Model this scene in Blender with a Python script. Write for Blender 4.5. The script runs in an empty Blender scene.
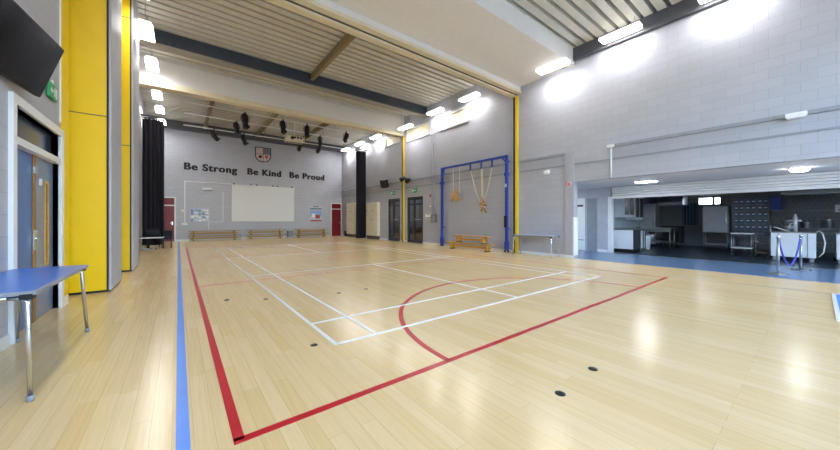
import bpy, bmesh, math, random
from mathutils import Vector, Matrix
random.seed(7)
scene = bpy.context.scene
COL = scene.collection
PI = math.pi
CAM_H = 1.24

# ------------------------------------------------------------------ materials
def lin(v):
    v /= 255.0
    return v / 12.92 if v <= 0.04045 else ((v + 0.055) / 1.055) ** 2.4
def rgb(h):
    return (lin(int(h[0:2], 16)), lin(int(h[2:4], 16)), lin(int(h[4:6], 16)), 1.0)
def new_mat(name):
    m = bpy.data.materials.new(name); m.use_nodes = True
    nt = m.node_tree
    return m, nt, nt.nodes['Principled BSDF']
def mat(name, hexc, rough=0.5, metal=0.0, var=0.06, scale=6.0, bump=0.0, spec=0.5, coat=0.0):
    m, nt, b = new_mat(name)
    c = rgb(hexc)
    b.inputs['Roughness'].default_value = rough
    b.inputs['Metallic'].default_value = metal
    b.inputs['Specular IOR Level'].default_value = spec
    if coat: b.inputs['Coat Weight'].default_value = coat
    tc = nt.nodes.new('ShaderNodeTexCoord')
    n = nt.nodes.new('ShaderNodeTexNoise'); n.inputs['Scale'].default_value = scale
    n.inputs['Detail'].default_value = 4
    nt.links.new(tc.outputs['Object'], n.inputs['Vector'])
    r = nt.nodes.new('ShaderNodeValToRGB')
    r.color_ramp.elements[0].position = 0.3; r.color_ramp.elements[1].position = 0.7
    r.color_ramp.elements[0].color = tuple(max(0, v * (1 - var)) for v in c[:3]) + (1,)
    r.color_ramp.elements[1].color = tuple(min(1, v * (1 + var)) for v in c[:3]) + (1,)
    nt.links.new(n.outputs['Fac'], r.inputs['Fac'])
    nt.links.new(r.outputs['Color'], b.inputs['Base Color'])
    if bump:
        bp = nt.nodes.new('ShaderNodeBump'); bp.inputs['Strength'].default_value = bump
        bp.inputs['Distance'].default_value = 0.01
        nt.links.new(n.outputs['Fac'], bp.inputs['Height']); nt.links.new(bp.outputs['Normal'], b.inputs['Normal'])
    return m
def emis(name, hexc, strength):
    m, nt, b = new_mat(name)
    b.inputs['Base Color'].default_value = rgb('F2F4F6')
    b.inputs['Emission Color'].default_value = rgb(hexc)
    b.inputs['Emission Strength'].default_value = strength
    return m
def block_mat(name, hexc, ua, va, bw=0.44, bh=0.215, joint='979AA4', var=0.03, bump=0.35, rough=0.55):
    """painted blockwork; ua / va pick the wall's horizontal and vertical world axes"""
    m, nt, b = new_mat(name)
    g = nt.nodes.new('ShaderNodeNewGeometry')
    s = nt.nodes.new('ShaderNodeSeparateXYZ'); cb = nt.nodes.new('ShaderNodeCombineXYZ')
    nt.links.new(g.outputs['Position'], s.inputs[0])
    nt.links.new(s.outputs[ua], cb.inputs[0]); nt.links.new(s.outputs[va], cb.inputs[1])
    br = nt.nodes.new('ShaderNodeTexBrick')
    nt.links.new(cb.outputs[0], br.inputs['Vector'])
    c = rgb(hexc)
    br.inputs['Color1'].default_value = tuple(v * (1 - var) for v in c[:3]) + (1,)
    br.inputs['Color2'].default_value = tuple(min(1, v * (1 + var)) for v in c[:3]) + (1,)
    br.inputs['Mortar'].default_value = rgb(joint)
    br.inputs['Scale'].default_value = 1.0
    br.inputs['Mortar Size'].default_value = 0.004
    br.inputs['Mortar Smooth'].default_value = 0.4
    br.inputs['Brick Width'].default_value = bw
    br.inputs['Row Height'].default_value = bh
    nt.links.new(br.outputs['Color'], b.inputs['Base Color'])
    n = nt.nodes.new('ShaderNodeTexNoise'); n.inputs['Scale'].default_value = 60
    nt.links.new(g.outputs['Position'], n.inputs['Vector'])
    mx = nt.nodes.new('ShaderNodeMath'); mx.operation = 'MULTIPLY_ADD'
    mx.inputs[1].default_value = -1.0
    nt.links.new(br.outputs['Fac'], mx.inputs[0])
    ms = nt.nodes.new('ShaderNodeMath'); ms.operation = 'MULTIPLY'; ms.inputs[1].default_value = 0.25
    nt.links.new(n.outputs['Fac'], ms.inputs[0]); nt.links.new(ms.outputs[0], mx.inputs[2])
    bp = nt.nodes.new('ShaderNodeBump'); bp.inputs['Strength'].default_value = bump; bp.inputs['Distance'].default_value = 0.006
    nt.links.new(mx.outputs[0], bp.inputs['Height']); nt.links.new(bp.outputs['Normal'], b.inputs['Normal'])
    b.inputs['Roughness'].default_value = rough
    return m
def wood_floor_mat():
    m, nt, b = new_mat('maple_strip_floor')
    L = nt.links.new
    g = nt.nodes.new('ShaderNodeNewGeometry')
    s = nt.nodes.new('ShaderNodeSeparateXYZ'); cb = nt.nodes.new('ShaderNodeCombineXYZ')
    ad = nt.nodes.new('ShaderNodeVectorMath'); ad.operation = 'ADD'; ad.inputs[1].default_value = (40.03, 60.4, 0)
    L(g.outputs['Position'], ad.inputs[0]); L(ad.outputs[0], s.inputs[0]); L(s.outputs['Y'], cb.inputs[0]); L(s.outputs['X'], cb.inputs[1])
    br = nt.nodes.new('ShaderNodeTexBrick'); L(cb.outputs[0], br.inputs['Vector'])
    br.inputs['Scale'].default_value = 1.0
    br.inputs['Brick Width'].default_value = 1.35
    br.inputs['Row Height'].default_value = 0.1
    br.inputs['Mortar Size'].default_value = 0.0012
    br.inputs['Mortar Smooth'].default_value = 0.2
    br.inputs['Bias'].default_value = -0.1
    br.offset = 0.37; br.offset_frequency = 2; br.squash = 1.25; br.squash_frequency = 3
    br.inputs['Color1'].default_value = rgb('EBD2A3')
    br.inputs['Color2'].default_value = rgb('E4C893')
    br.inputs['Mortar'].default_value = rgb('C9AC78')
    mp = nt.nodes.new('ShaderNodeMapping'); mp.inputs['Scale'].default_value = (1.2, 38, 1)
    L(cb.outputs[0], mp.inputs['Vector'])
    n = nt.nodes.new('ShaderNodeTexNoise'); n.inputs['Scale'].default_value = 1.5; n.inputs['Detail'].default_value = 6
    n.inputs['Distortion'].default_value = 0.6
    L(mp.outputs[0], n.inputs['Vector'])
    r = nt.nodes.new('ShaderNodeValToRGB')
    r.color_ramp.elements[0].position = 0.3; r.color_ramp.elements[0].color = (0.92, 0.9, 0.86, 1)
    r.color_ramp.elements[1].position = 0.75; r.color_ramp.elements[1].color = (1.04, 1.04, 1.04, 1)
    L(n.outputs['Fac'], r.inputs['Fac'])
    mx = nt.nodes.new('ShaderNodeMix'); mx.data_type = 'RGBA'; mx.blend_type = 'MULTIPLY'; mx.inputs[0].default_value = 0.8
    L(br.outputs['Color'], mx.inputs[6]); L(r.outputs['Color'], mx.inputs[7])
    # large, lazy drift of tone between boards laid at different times
    n2 = nt.nodes.new('ShaderNodeTexNoise'); n2.inputs['Scale'].default_value = 0.5; n2.inputs['Detail'].default_value = 2
    L(cb.outputs[0], n2.inputs['Vector'])
    r2 = nt.nodes.new('ShaderNodeValToRGB')
    r2.color_ramp.elements[0].position = 0.3; r2.color_ramp.elements[0].color = (0.94, 0.93, 0.9, 1)
    r2.color_ramp.elements[1].position = 0.7; r2.color_ramp.elements[1].color = (1.0, 1.0, 1.0, 1)
    L(n2.outputs['Fac'], r2.inputs['Fac'])
    mx2 = nt.nodes.new('ShaderNodeMix'); mx2.data_type = 'RGBA'; mx2.blend_type = 'MULTIPLY'; mx2.inputs[0].default_value = 1
    L(mx.outputs[2], mx2.inputs[6]); L(r2.outputs['Color'], mx2.inputs[7])
    L(mx2.outputs[2], b.inputs['Base Color'])
    rr = nt.nodes.new('ShaderNodeMapRange'); rr.inputs['To Min'].default_value = 0.16; rr.inputs['To Max'].default_value = 0.28
    L(n.outputs['Fac'], rr.inputs['Value']); L(rr.outputs[0], b.inputs['Roughness'])
    bp = nt.nodes.new('ShaderNodeBump'); bp.inputs['Strength'].default_value = 0.12; bp.inputs['Distance'].default_value = 0.002
    L(br.outputs['Color'], bp.inputs['Height']); L(bp.outputs['Normal'], b.inputs['Normal'])
    return m
def glass_mat(name, tint='B8C4CC', refl=0.14):
    m = bpy.data.materials.new(name); m.use_nodes = True
    nt = m.node_tree; nt.nodes.clear()
    o = nt.nodes.new('ShaderNodeOutputMaterial'); mx = nt.nodes.new('ShaderNodeMixShader')
    t = nt.nodes.new('ShaderNodeBsdfTransparent'); g = nt.nodes.new('ShaderNodeBsdfGlossy')
    t.inputs['Color'].default_value = rgb(tint); g.inputs['Roughness'].default_value = 0.03
    mx.inputs[0].default_value = refl
    nt.links.new(t.outputs[0], mx.inputs[1]); nt.links.new(g.outputs[0], mx.inputs[2]); nt.links.new(mx.outputs[0], o.inputs['Surface'])
    return m
def tile_mat(name, hexc, joint, w, ua, va, rough=0.25):
    m = block_mat(name, hexc, ua, va, bw=w, bh=w, joint=joint, var=0.03, bump=0.15, rough=rough)
    return m

M = {}
M['floor'] = wood_floor_mat()
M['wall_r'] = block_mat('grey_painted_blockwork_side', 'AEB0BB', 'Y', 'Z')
M['wall_b'] = block_mat('grey_blockwork_brightened', 'B8BCC9', 'X', 'Z')  # side walls' paint, lightened to brighten the dim stage end
M['grey'] = mat('grey_paint', 'AAABB6', 0.5)
M['lobby_grey'] = mat('grey_panel_paint', 'B2B6C0', 0.45)
M['white'] = mat('white_gloss_paint', 'E6E8EA', 0.35, var=0.02)
M['soffit'] = mat('white_plasterboard', 'E6E4E2', 0.7, var=0.02)
M['cream_trim'] = mat('cream_track_trim', 'DED3B6', 0.5, var=0.04)
M['groove'] = mat('dark_groove', '5B5346', 0.7)
M['deck'] = mat('stone_coloured_metal_deck', 'CCCAC0', 0.42, var=0.04)
M['bead'] = mat('mid_grey_shadow_tone', '8F929C', 0.5)  # grey darkened so the trunking carries its ledge's shadow line
M['joist'] = mat('timber_brown_joist', '8C7A58', 0.6, var=0.1)
M['navy'] = mat('navy_painted_steel', '3B434F', 0.45)
M['beam_light'] = mat('navy_steel_lit_tone', '97938A', 0.5)  # navy beam's lower flange, light falling on it put into the colour
M['dark_beam'] = mat('charcoal_painted_steel', '54565C', 0.5)
M['yellow'] = mat('yellow_laminate', 'F2CC02', 0.38, var=0.02)
M['yellow_post'] = mat('yellow_gloss_paint', 'E8C62A', 0.35, var=0.02)
M['alu'] = mat('grey_aluminium_edge', 'B2B5C0', 0.5, metal=0.0)
M['black'] = mat('matt_black', '141519', 0.6)
M['black_metal'] = mat('black_metal', '1A1B1F', 0.45, metal=0.3)
M['screen_tv'] = mat('dark_glossy_screen', '0E1014', 0.13, var=0.02, spec=0.6)
M['curtain'] = mat('black_stage_cloth', '24222E', 0.9, scale=14, var=0.2)
M['red_line'] = mat('red_court_paint', 'C01526', 0.3, var=0.04)
M['white_line'] = mat('white_court_paint', 'F2F2EE', 0.3, var=0.03)
M['blue_line'] = mat('blue_court_paint', '4C8CE6', 0.3, var=0.04)
M['blue_top'] = mat('blue_laminate', '2F6FD0', 0.28, var=0.04)
M['pale_blue_top'] = mat('pale_blue_grey_laminate', '8E9DBA', 0.35)
M['grey_edge'] = mat('grey_plastic_edging', '8E949E', 0.45)
M['chrome'] = mat('bright_steel', 'D4D6DA', 0.22, metal=1.0, var=0.02)
M['steel'] = mat('brushed_stainless_steel', 'A9AEB4', 0.32, metal=0.9, var=0.05)
M['dull_steel'] = mat('dull_steel_panel', '8B8F92', 0.4, metal=0.5)
M['frame_blue'] = mat('blue_gym_frame_paint', '1F3C9C', 0.35)
M['wood'] = mat('varnished_pine', 'C9973F', 0.35, scale=18, var=0.16)
M['wood_dark'] = mat('oiled_hardwood', '8E6430', 0.4, scale=18, var=0.15)
M['bench_wood'] = mat('dull_varnished_pine', 'B08C40', 0.45, scale=18, var=0.14)
M['rope'] = mat('natural_hemp_rope', 'D5C8A4', 0.8, scale=60, var=0.2, bump=0.5)
M['door_red'] = mat('dark_red_gloss', '7E1222', 0.35)
M['door_blue'] = mat('blue_grey_gloss', '2F68AC', 0.3)
M['door_slate'] = mat('slate_blue_gloss', '6F7E98', 0.3)
M['transom'] = mat('dark_transom_panel', '3B4356', 0.2)
M['door_wood'] = mat('oak_door_lipping', '8F6A3C', 0.45, scale=20, var=0.12)
M['cream'] = mat('cream_paint', 'E6E0CC', 0.45)
M['blind'] = mat('cream_blind_panel', 'EDE3C8', 0.6)
M['vinyl'] = mat('blue_grey_vinyl_floor', '6C88AC', 0.24, scale=40, var=0.06)
M['vinyl_dark'] = mat('slate_blue_safety_floor', '2A3848', 0.3, scale=40, var=0.08)
M['shutter'] = mat('white_shutter_slats', 'E4E6EA', 0.4, var=0.02)
M['kitchen_ceiling'] = mat('grey_kitchen_ceiling', '8A8E94', 0.7)
M['kitchen_wall'] = tile_mat('grey_wall_tiles', '8E949C', '5E636B', 0.15, 'Y', 'Z')
M['kitchen_tile'] = tile_mat('white_wall_tiles', 'C6D2E2', '8F9BAC', 0.15, 'X', 'Z')
M['tray_blue'] = mat('blue_plastic_tray', '5F779C', 0.4)
M['cloth_blue'] = mat('royal_blue_plastic', '22408E', 0.5)
M['rope_blue'] = mat('blue_barrier_rope', '4A52B8', 0.7)
M['counter_white'] = mat('white_counter_panel', 'E4E9F2', 0.4, var=0.02)
M['oven'] = mat('dark_oven_enamel', '3A3C42', 0.35)
M['brown_shelf'] = mat('brown_wood_shelf', '75665A', 0.5)
M['screen'] = mat('matt_white_screen', 'E0E4EA', 0.8, var=0.01)
M['letters'] = mat('black_vinyl_lettering', '0C0D10', 0.5)
M['red'] = mat('red_plastic', 'C0242C', 0.35)
M['green'] = mat('green_sign_face', '1FA06A', 0.4)
M['paper'] = mat('white_paper', 'ECEEF2', 0.8, var=0.02)
M['paper_pale'] = mat('pale_grey_blue_paper', 'BEC7D8', 0.8)
M['paper_blue'] = mat('pale_blue_paper', '8FAEDC', 0.8)
M['paper_dark'] = mat('dark_printed_paper', '44485A', 0.8)
M['paper_pink'] = mat('pink_paper', 'D8B6AE', 0.8)
M['paper_red'] = mat('red_printed_strip', 'B8503C', 0.8)
M['crest_edge'] = mat('charcoal_crest_edge', '33343C', 0.5)
M['crest_pale'] = mat('pale_pink_crest_field', 'D6C2C2', 0.6)
M['crest_grey'] = mat('grey_crest_field', '8C8E98', 0.6)
M['crate_grey'] = mat('grey_plastic_crate', '8C9094', 0.5)
M['projector'] = mat('cream_projector_case', 'E2DCC4', 0.5)
M['socket'] = mat('dark_bronze_cap', '35302C', 0.4, metal=0.4)
M['lamp'] = emis('lit_diffuser', 'FFFCF8', 32.0)
M['lamp_side'] = emis('lit_housing', 'FFFCF8', 1.6)
M['lamp_lobby'] = emis('lit_lobby_diffuser', 'F4F8FF', 28.0)
M['exit_lit'] = M['green']
M['win_glow'] = emis('daylight_behind_blind', 'E6F0FF', 7.0)
M['glass'] = glass_mat('door_glass', 'A6A8B8', 0.22)
M['glass_clear'] = glass_mat('clear_glass', 'E8EEF4', 0.08)
M['render_out'] = mat('pale_ground_outside', 'B9BBB6', 0.9)

# ------------------------------------------------------------------ mesh builder
WORLD_O = {}
class MB:
    def __init__(self): self.bm = bmesh.new()
    def _quadbox(self, P, mi=0):
        v = [self.bm.verts.new(p) for p in P]
        for f in ((0,3,2,1),(4,5,6,7),(0,1,5,4),(1,2,6,5),(2,3,7,6),(3,0,4,7)):
            self.bm.faces.new([v[i] for i in f])
    def box(self, x0, x1, y0, y1, z0, z1):
        if x0 > x1: x0, x1 = x1, x0
        if y0 > y1: y0, y1 = y1, y0
        if z0 > z1: z0, z1 = z1, z0
        self._quadbox([(x0,y0,z0),(x1,y0,z0),(x1,y1,z0),(x0,y1,z0),(x0,y0,z1),(x1,y0,z1),(x1,y1,z1),(x0,y1,z1)])
        return self
    def obox(self, c, ax, ay, az, hx, hy, hz):
        c = Vector(c); ax, ay, az = Vector(ax), Vector(ay), Vector(az)
        P = []
        for sz in (-1, 1):
            for sx, sy in ((-1,-1),(1,-1),(1,1),(-1,1)):
                P.append(c + ax*hx*sx + ay*hy*sy + az*hz*sz)
        self._quadbox(P); return self
    def bar(self, p0, p1, w, h, up=(0,0,1)):
        p0, p1 = Vector(p0), Vector(p1); d = (p1 - p0); L = d.length; d.normalize()
        u = Vector(up)
        if abs(d.dot(u)) > 0.95: u = Vector((1,0,0))
        s = d.cross(u).normalized(); u = s.cross(d).normalized()
        return self.obox((p0+p1)/2, d, s, u, L/2, w/2, h/2)
    def path(self, pts, r, n=10, closed=False):
        pts = [Vector(p) for p in pts]; rings = []
        N = len(pts); prev = None
        for i, p in enumerate(pts):
            a = pts[max(i-1,0)] if not closed else pts[i-1]
            b = pts[min(i+1,N-1)] if not closed else pts[(i+1) % N]
            d = (b - a).normalized()
            if prev is None:
                u = Vector((0,0,1)) if abs(d.z) < 0.9 else Vector((1,0,0))
                s = d.cross(u).normalized()
            else:
                s = (prev - d * prev.dot(d)).normalized()
            prev = s; t = d.cross(s)
            rr = r[i] if isinstance(r, (list, tuple)) else r
            rings.append([self.bm.verts.new(p + s*math.cos(2*PI*k/n)*rr + t*math.sin(2*PI*k/n)*rr) for k in range(n)])
        for i in range(N - (0 if closed else 1)):
            A, B = rings[i], rings[(i+1) % N]
            for k in range(n):
                f = self.bm.faces.new((A[k], A[(k+1)%n], B[(k+1)%n], B[k])); f.smooth = True
        if not closed:
            self.bm.faces.new(list(reversed(rings[0]))); self.bm.faces.new(rings[-1])
        return self
    def tube(self, p0, p1, r, n=12, r1=None):
        return self.path([p0, p1], [r, r if r1 is None else r1], n)
    def lathe(self, c, prof, n=24):
        c = Vector(c); rings = []
        for (r, z) in prof:
            rings.append([self.bm.verts.new(c + Vector((r*math.cos(2*PI*k/n), r*math.sin(2*PI*k/n), z))) for k in range(n)])
        for A, B in zip(rings, rings[1:]):
            for k in range(n):
                f = self.bm.faces.new((A[k], A[(k+1)%n], B[(k+1)%n], B[k])); f.smooth = True
        self.bm.faces.new(list(reversed(rings[0]))); self.bm.faces.new(rings[-1])
        return self
    def prism(self, poly, o, eu, ev, ew, depth):
        """2-D outline poly swept by depth along ew; eu, ev are the outline's axes"""
        o, eu, ev, ew = Vector(o), Vector(eu), Vector(ev), Vector(ew)
        A = [self.bm.verts.new(o + eu*u + ev*v) for u, v in poly]
        B = [self.bm.verts.new(o + eu*u + ev*v + ew*depth) for u, v in poly]
        n = len(A)
        self.bm.faces.new(list(reversed(A))); self.bm.faces.new(B)
        for k in range(n): self.bm.faces.new((A[k], A[(k+1)%n], B[(k+1)%n], B[k]))
        return self
    def _mesh(self, name, m, origin):
        bmesh.ops.translate(self.bm, verts=self.bm.verts, vec=-Vector(origin))
        bmesh.ops.recalc_face_normals(self.bm, faces=self.bm.faces)
        me = bpy.data.meshes.new(name); self.bm.to_mesh(me); self.bm.free()
        me.materials.append(m)
        return me
    def build(self, name, m, parent, bevel=0, label=None, kind=None):
        o = WORLD_O[parent.name]
        ob = bpy.data.objects.new(name, self._mesh(name, m, o)); COL.objects.link(ob)
        ob.parent = parent; WORLD_O[ob.name] = o
        fin(ob, bevel)
        if label: ob['label'] = label
        if kind: ob['kind'] = kind
        return ob
    def solo(self, name, m, label=None, cat=None, group=None, kind=None, bevel=0):
        xs = [v.co for v in self.bm.verts]
        o = Vector(((min(v.x for v in xs)+max(v.x for v in xs))/2, (min(v.y for v in xs)+max(v.y for v in xs))/2, min(v.z for v in xs)))
        ob = bpy.data.objects.new(name, self._mesh(name, m, o)); COL.objects.link(ob)
        ob.location = o; WORLD_O[ob.name] = o
        fin(ob, bevel)
        tag(ob, label, cat, group, kind)
        return ob
def fin(ob, bevel):
    if bevel:
        b = ob.modifiers.new('Bevel', 'BEVEL'); b.width = bevel; b.segments = 2
        b.limit_method = 'ANGLE'; b.angle_limit = math.radians(40)
def tag(o, label=None, cat=None, group=None, kind=None):
    if label: o['label'] = label
    if cat: o['category'] = cat
    if group: o['group'] = group
    if kind: o['kind'] = kind
def thing(name, label, cat, loc, group=None, kind=None):
    o = bpy.data.objects.new(name, None); COL.objects.link(o); o.empty_display_size = 0.2
    o.location = loc; WORLD_O[o.name] = Vector(loc); tag(o, label, cat, group, kind)
    return o
def dup(root, loc, label=None, group=None, rotz=None):
    def cp(o, parent):
        c = o.copy(); COL.objects.link(c); WORLD_O[c.name] = WORLD_O[o.name]
        if parent: c.parent = parent
        for ch in o.children: cp(ch, c)
        return c
    r = cp(root, None); r.location = loc
    if rotz is not None: r.rotation_euler = (0, 0, rotz)
    if label: r['label'] = label
    if group: r['group'] = group
    return r
X, Y, Z = Vector((1,0,0)), Vector((0,1,0)), Vector((0,0,1))
def wall_cells(m, fix, a, b, zs, holes, axis):
    """a wall slab from boxes leaving holes; fix=(lo,hi) thickness, (a,b) run, zs height, holes=[(a0,a1,z0,z1)]"""
    A = sorted({a, b} | {h[0] for h in holes} | {h[1] for h in holes}); A = [v for v in A if a <= v <= b]
    ZZ = sorted({zs[0], zs[1]} | {h[2] for h in holes} | {h[3] for h in holes}); ZZ = [v for v in ZZ if zs[0] <= v <= zs[1]]
    for a0, a1 in zip(A, A[1:]):
        z_start = None
        cells = []
        for z0, z1 in zip(ZZ, ZZ[1:]):
            ca, cz = (a0+a1)/2, (z0+z1)/2
            solid = not any(h[0] < ca < h[1] and h[2] < cz < h[3] for h in holes)
            if solid:
                if cells and abs(cells[-1][1]-z0) < 1e-6: cells[-1][1] = z1
                else: cells.append([z0, z1])
        for z0, z1 in cells:
            if axis == 'Y': m.box(fix[0], fix[1], a0, a1, z0, z1)
            else: m.box(a0, a1, fix[0], fix[1], z0, z1)
    return m

# ================================================================== SETTING
FL_Y0 = -4.0; BACK = 22.95; XR = 10.1; XL = -1.33
def S(mb, name, m, label=None, bevel=0): return mb.solo(name, m, label, None, None, 'structure', bevel)

floor = S(MB().box(-2.2, XR+0.02, FL_Y0, BACK+0.2, -0.1, 0.0), 'floor', M['floor'], 'glossy maple strip floor of the sports hall')
S(MB().box(XR+0.02, 12.97, FL_Y0, 9.0, -0.1, 0.0), 'floor', M['vinyl'], 'blue vinyl floor of the servery lobby')
S(MB().box(12.97, 19.7, FL_Y0, 9.0, -0.1, 0.0), 'floor', M['vinyl_dark'], 'dark slate floor of the kitchen')
S(MB().box(XR+0.0, XR+0.035, FL_Y0, 4.85, 0.0, 0.004), 'trim_1', M['dull_steel'], 'metal threshold strip between wood and vinyl floor')
S(MB().box(12.90, 12.99, FL_Y0, 4.85, 0.0, 0.005), 'trim_2', M['steel'], 'metal threshold strip under the shutter')
S(MB().box(8.63, 8.66, FL_Y0, 2.0, 0.0, 0.002), 'trim_3', M['dull_steel'], 'thin joint strip in the wooden floor')

# ---- court markings, painted on the floor
T = 0.0025
def strip(m, x0, y0, x1, y1, w, t=T):
    d = Vector((x1-x0, y1-y0, 0)); L = d.length; d.normalize(); n = Vector((-d.y, d.x, 0))
    m.obox(((x0+x1)/2, (y0+y1)/2, t/2), d, n, Z, L/2, w/2, t/2)
def arc(m, cx, cy, r, a0, a1, w, n=64, t=T):
    for k in range(n):
        u, v = a0+(a1-a0)*k/n, a0+(a1-a0)*(k+1)/n
        P = []
        for z in (0, t):
            for rr, a in ((r-w/2,u),(r+w/2,u),(r+w/2,v),(r-w/2,v)):
                P.append((cx+rr*math.cos(a), cy+rr*math.sin(a), z))
        m._quadbox(P)
m = MB()
RX0, RX1, RY0, RY1 = 0.27, 8.27, 2.0, 17.4
W = 0.055
strip(m, RX0-W/2, RY0, RX1+W/2, RY0, W); strip(m, RX0-W/2, RY1, RX1+W/2, RY1, W)
strip(m, RX0, RY0, RX0, RY1, W); strip(m, RX1, RY0, RX1, RY1, W*0.6)
strip(m, RX0, 7.1, RX1, 7.1, 0.035); strip(m, RX0, 12.3, RX1, 12.3, 0.035)
arc(m, 4.3, RY0, 2.42, 0, PI, W); arc(m, 4.3, RY1, 2.42, PI, 2*PI, W); arc(m, 4.3, 9.75, 0.45, 0, 2*PI, 0.04)
m.build('netball_marking', M['red_line'], floor, label='red netball court lines painted on the floor')
m = MB(); T2 = 0.004; W = 0.045
bx0, bx1, by0, by1 = 1.24, 7.34, 2.95, 16.35
for x in (bx0, bx1): strip(m, x, by0-W/2, x, by1+W/2, W if x == bx0 else 0.028, T2)
for x in (bx0+0.46, bx1-0.46): strip(m, x, by0, x, by1, W if x < 4 else 0.025, T2)
for y in (by0, by0+0.76, 7.67, 11.63, by1-0.76, by1): strip(m, bx0, y, bx1, y, W if y == by0 else (0.04 if y < 4 else 0.022), T2)
for a, b in ((by0, 7.67), (11.63, by1)): strip(m, 4.29, a, 4.29, b, 0.035, T2)
m.build('badminton_marking', M['white_line'], floor, label='white badminton court lines painted on the floor')
m = MB(); strip(m, 0.02, FL_Y0, 0.02, BACK-0.02, 0.065)
m.build('boundary_stripe', M['blue_line'], floor, label='blue stripe painted on the floor beside the yellow panels')
def socket(x, y, label):
    t = thing('floor_socket_cover', label, 'floor socket', (x, y, 0), 'floor socket covers')
    MB().lathe((x, y, 0), [(0.036,0),(0.036,0.003),(0.03,0.005),(0.026,0.005)], 20).build('rim', M['socket'], t)
    MB().lathe((x, y, 0.004), [(0.025,0),(0.025,0.0025),(0.006,0.0025),(0.005,0.001)], 20).build('cap', M['black_metal'], t)
    return t
s0 = socket(2.15, 1.13, 'dark round floor socket cover nearest the camera, in front of the red line')
for x, y, l in ((2.72, 1.15, 'dark round floor socket cover just right of the nearest one'),
                (1.06, 3.07, 'dark round floor socket cover beside the near corner of the white court'),
                (0.59, 5.63, 'dark round floor socket cover between the red and white side lines, left of its pair'),
                (1.08, 5.32, 'dark round floor socket cover close to the white side line, right of its pair'),
                (2.15, 5.0, 'dark round floor socket cover inside the white court, left of its pair'),
                (2.66, 4.99, 'dark round floor socket cover inside the white court, right of its pair')):
    dup(s0, (x, y, 0), l)

# ---- walls
m = MB(); wall_cells(m, (XR, XR+0.22), FL_Y0, BACK, (0, 7.3),
    [(FL_Y0-0.01, 4.85, -0.01, 2.48), (14.85, 16.15, -0.01, 2.5), (12.71, 14.15, -0.01, 2.5),
     (9.5, 11.4, 5.62, 6.3), (12.2, 14.2, 5.62, 6.3), (14.85, 16.5, 5.75, 6.3)], 'Y')
S(m, 'wall_right', M['wall_r'], 'grey painted block wall on the right of the hall')
S(MB().box(-2.2, 13.2, BACK, BACK+0.2, 0, 7.3), 'wall_back', M['wall_b'], 'grey block wall with the black slogans')
m = MB(); wall_cells(m, (XL-0.2, XL), FL_Y0, 6.68, (0, 7.3), [(5.02, 6.55, -0.01, 2.42)], 'Y')
S(m, 'wall_left', M['wall_r'], 'grey block wall behind the television')
S(MB().box(-2.2, -2.0, 6.48, 12.2, 0, 7.3), 'wall_left', M['grey'], 'recess wall behind the folded partitions')
S(MB().box(XL-0.87, XL, 12.0, BACK, 0, 7.3), 'wall_left', M['wall_r'], 'grey block wall beside the black stage curtain')
S(MB().box(XL-0.67, XL+0.012, 6.66, 7.0, 0, 7.2), 'trim_4', M['yellow'], 'yellow clad wall end beside the doors')
# front wall behind the camera, with three tall windows
m = MB(); fw = [(-0.6, 2.6, 0.9, 5.6), (3.0, 6.2, 0.9, 5.6), (6.6, 9.8, 0.9, 5.6)]
wall_cells(m, (FL_Y0-0.2, FL_Y0), -2.2, XR+0.22, (0, 7.3), fw, 'X')
S(m, 'wall_front', M['wall_b'], 'grey block wall with tall windows behind the camera')
for i, (a, b, z0, z1) in enumerate(fw):
    t = thing('window_%d' % (i+1), 'tall white framed window behind the camera', None, ((a+b)/2, FL_Y0-0.1, z0), kind='structure')
    m = MB()
    for xx in (a+0.03, (a+b)/2, b-0.03): m.box(xx-0.03, xx+0.03, FL_Y0-0.13, FL_Y0-0.07, z0, z1)
    for zz in (z0+0.03, (z0+z1)/2, z1-0.03): m.box(a, b, FL_Y0-0.13, FL_Y0-0.07, zz-0.03, zz+0.03)
    m.build('window_frame', M['white'], t)
    MB().box(a, b, FL_Y0-0.103, FL_Y0-0.097, z0, z1).build('pane', M['glass_clear'], t)
# baseboards
S(MB().box(XR-0.018, XR, 4.85, 12.71, 0, 0.09).box(XR-0.018, XR, 14.15, 14.85, 0, 0.09).box(XR-0.018, XR, 16.15, BACK, 0, 0.09), 'baseboard_right', M['white'], 'white skirting along the right wall')
S(MB().box(-0.1, 9.15, BACK-0.018, BACK, 0, 0.1), 'baseboard_back', M['white'], 'white skirting along the end wall')
S(MB().box(XL, XL+0.018, FL_Y0, 4.9, 0, 0.12).box(XL, XL+0.03, 6.66, 6.9, 0, 0.12), 'baseboard_left', M['white'], 'white skirting along the left wall')
# pilaster, corner guard, string courses
S(MB().box(XR-0.035, XR+0.215, 4.843, 5.14, 0.0, 3.42), 'trim_5', M['grey'], 'grey pilaster at the end of the right wall', 0.004)
S(MB().box(XR-0.045, XR-0.034, 4.843, 5.14, 0, 0.09), 'trim_6', M['white'], 'white skirting of the pilaster')
S(MB().box(XR-0.044, XR+0.225, 4.83, 4.87, 0.09, 1.33), 'trim_7', M['white'], 'white corner guard on the wall end')
m = MB()
for a, b in ((FL_Y0, 4.85), (5.14, 6.85), (7.35, 14.3), (14.7, BACK)): m.box(XR-0.02, XR, a, b, 3.02, 3.06)
S(m, 'trim_8', M['bead'], 'thin grey bead along the right wall')
m = MB()
for a, b in ((FL_Y0, 3.7), (5.14, 6.85), (7.35, 14.3), (14.7, BACK)): m.box(XR-0.06, XR, a, b, 3.38, 3.46)
S(m, 'trim_9', M['bead'], 'conduit trunking along the right wall, shadow toned grey')
m = MB().box(-0.2, 10.1, BACK-0.012, BACK, 3.02, 3.04); S(m, 'trim_10', M['lobby_grey'], 'thin grey bead along the end wall')

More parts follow.
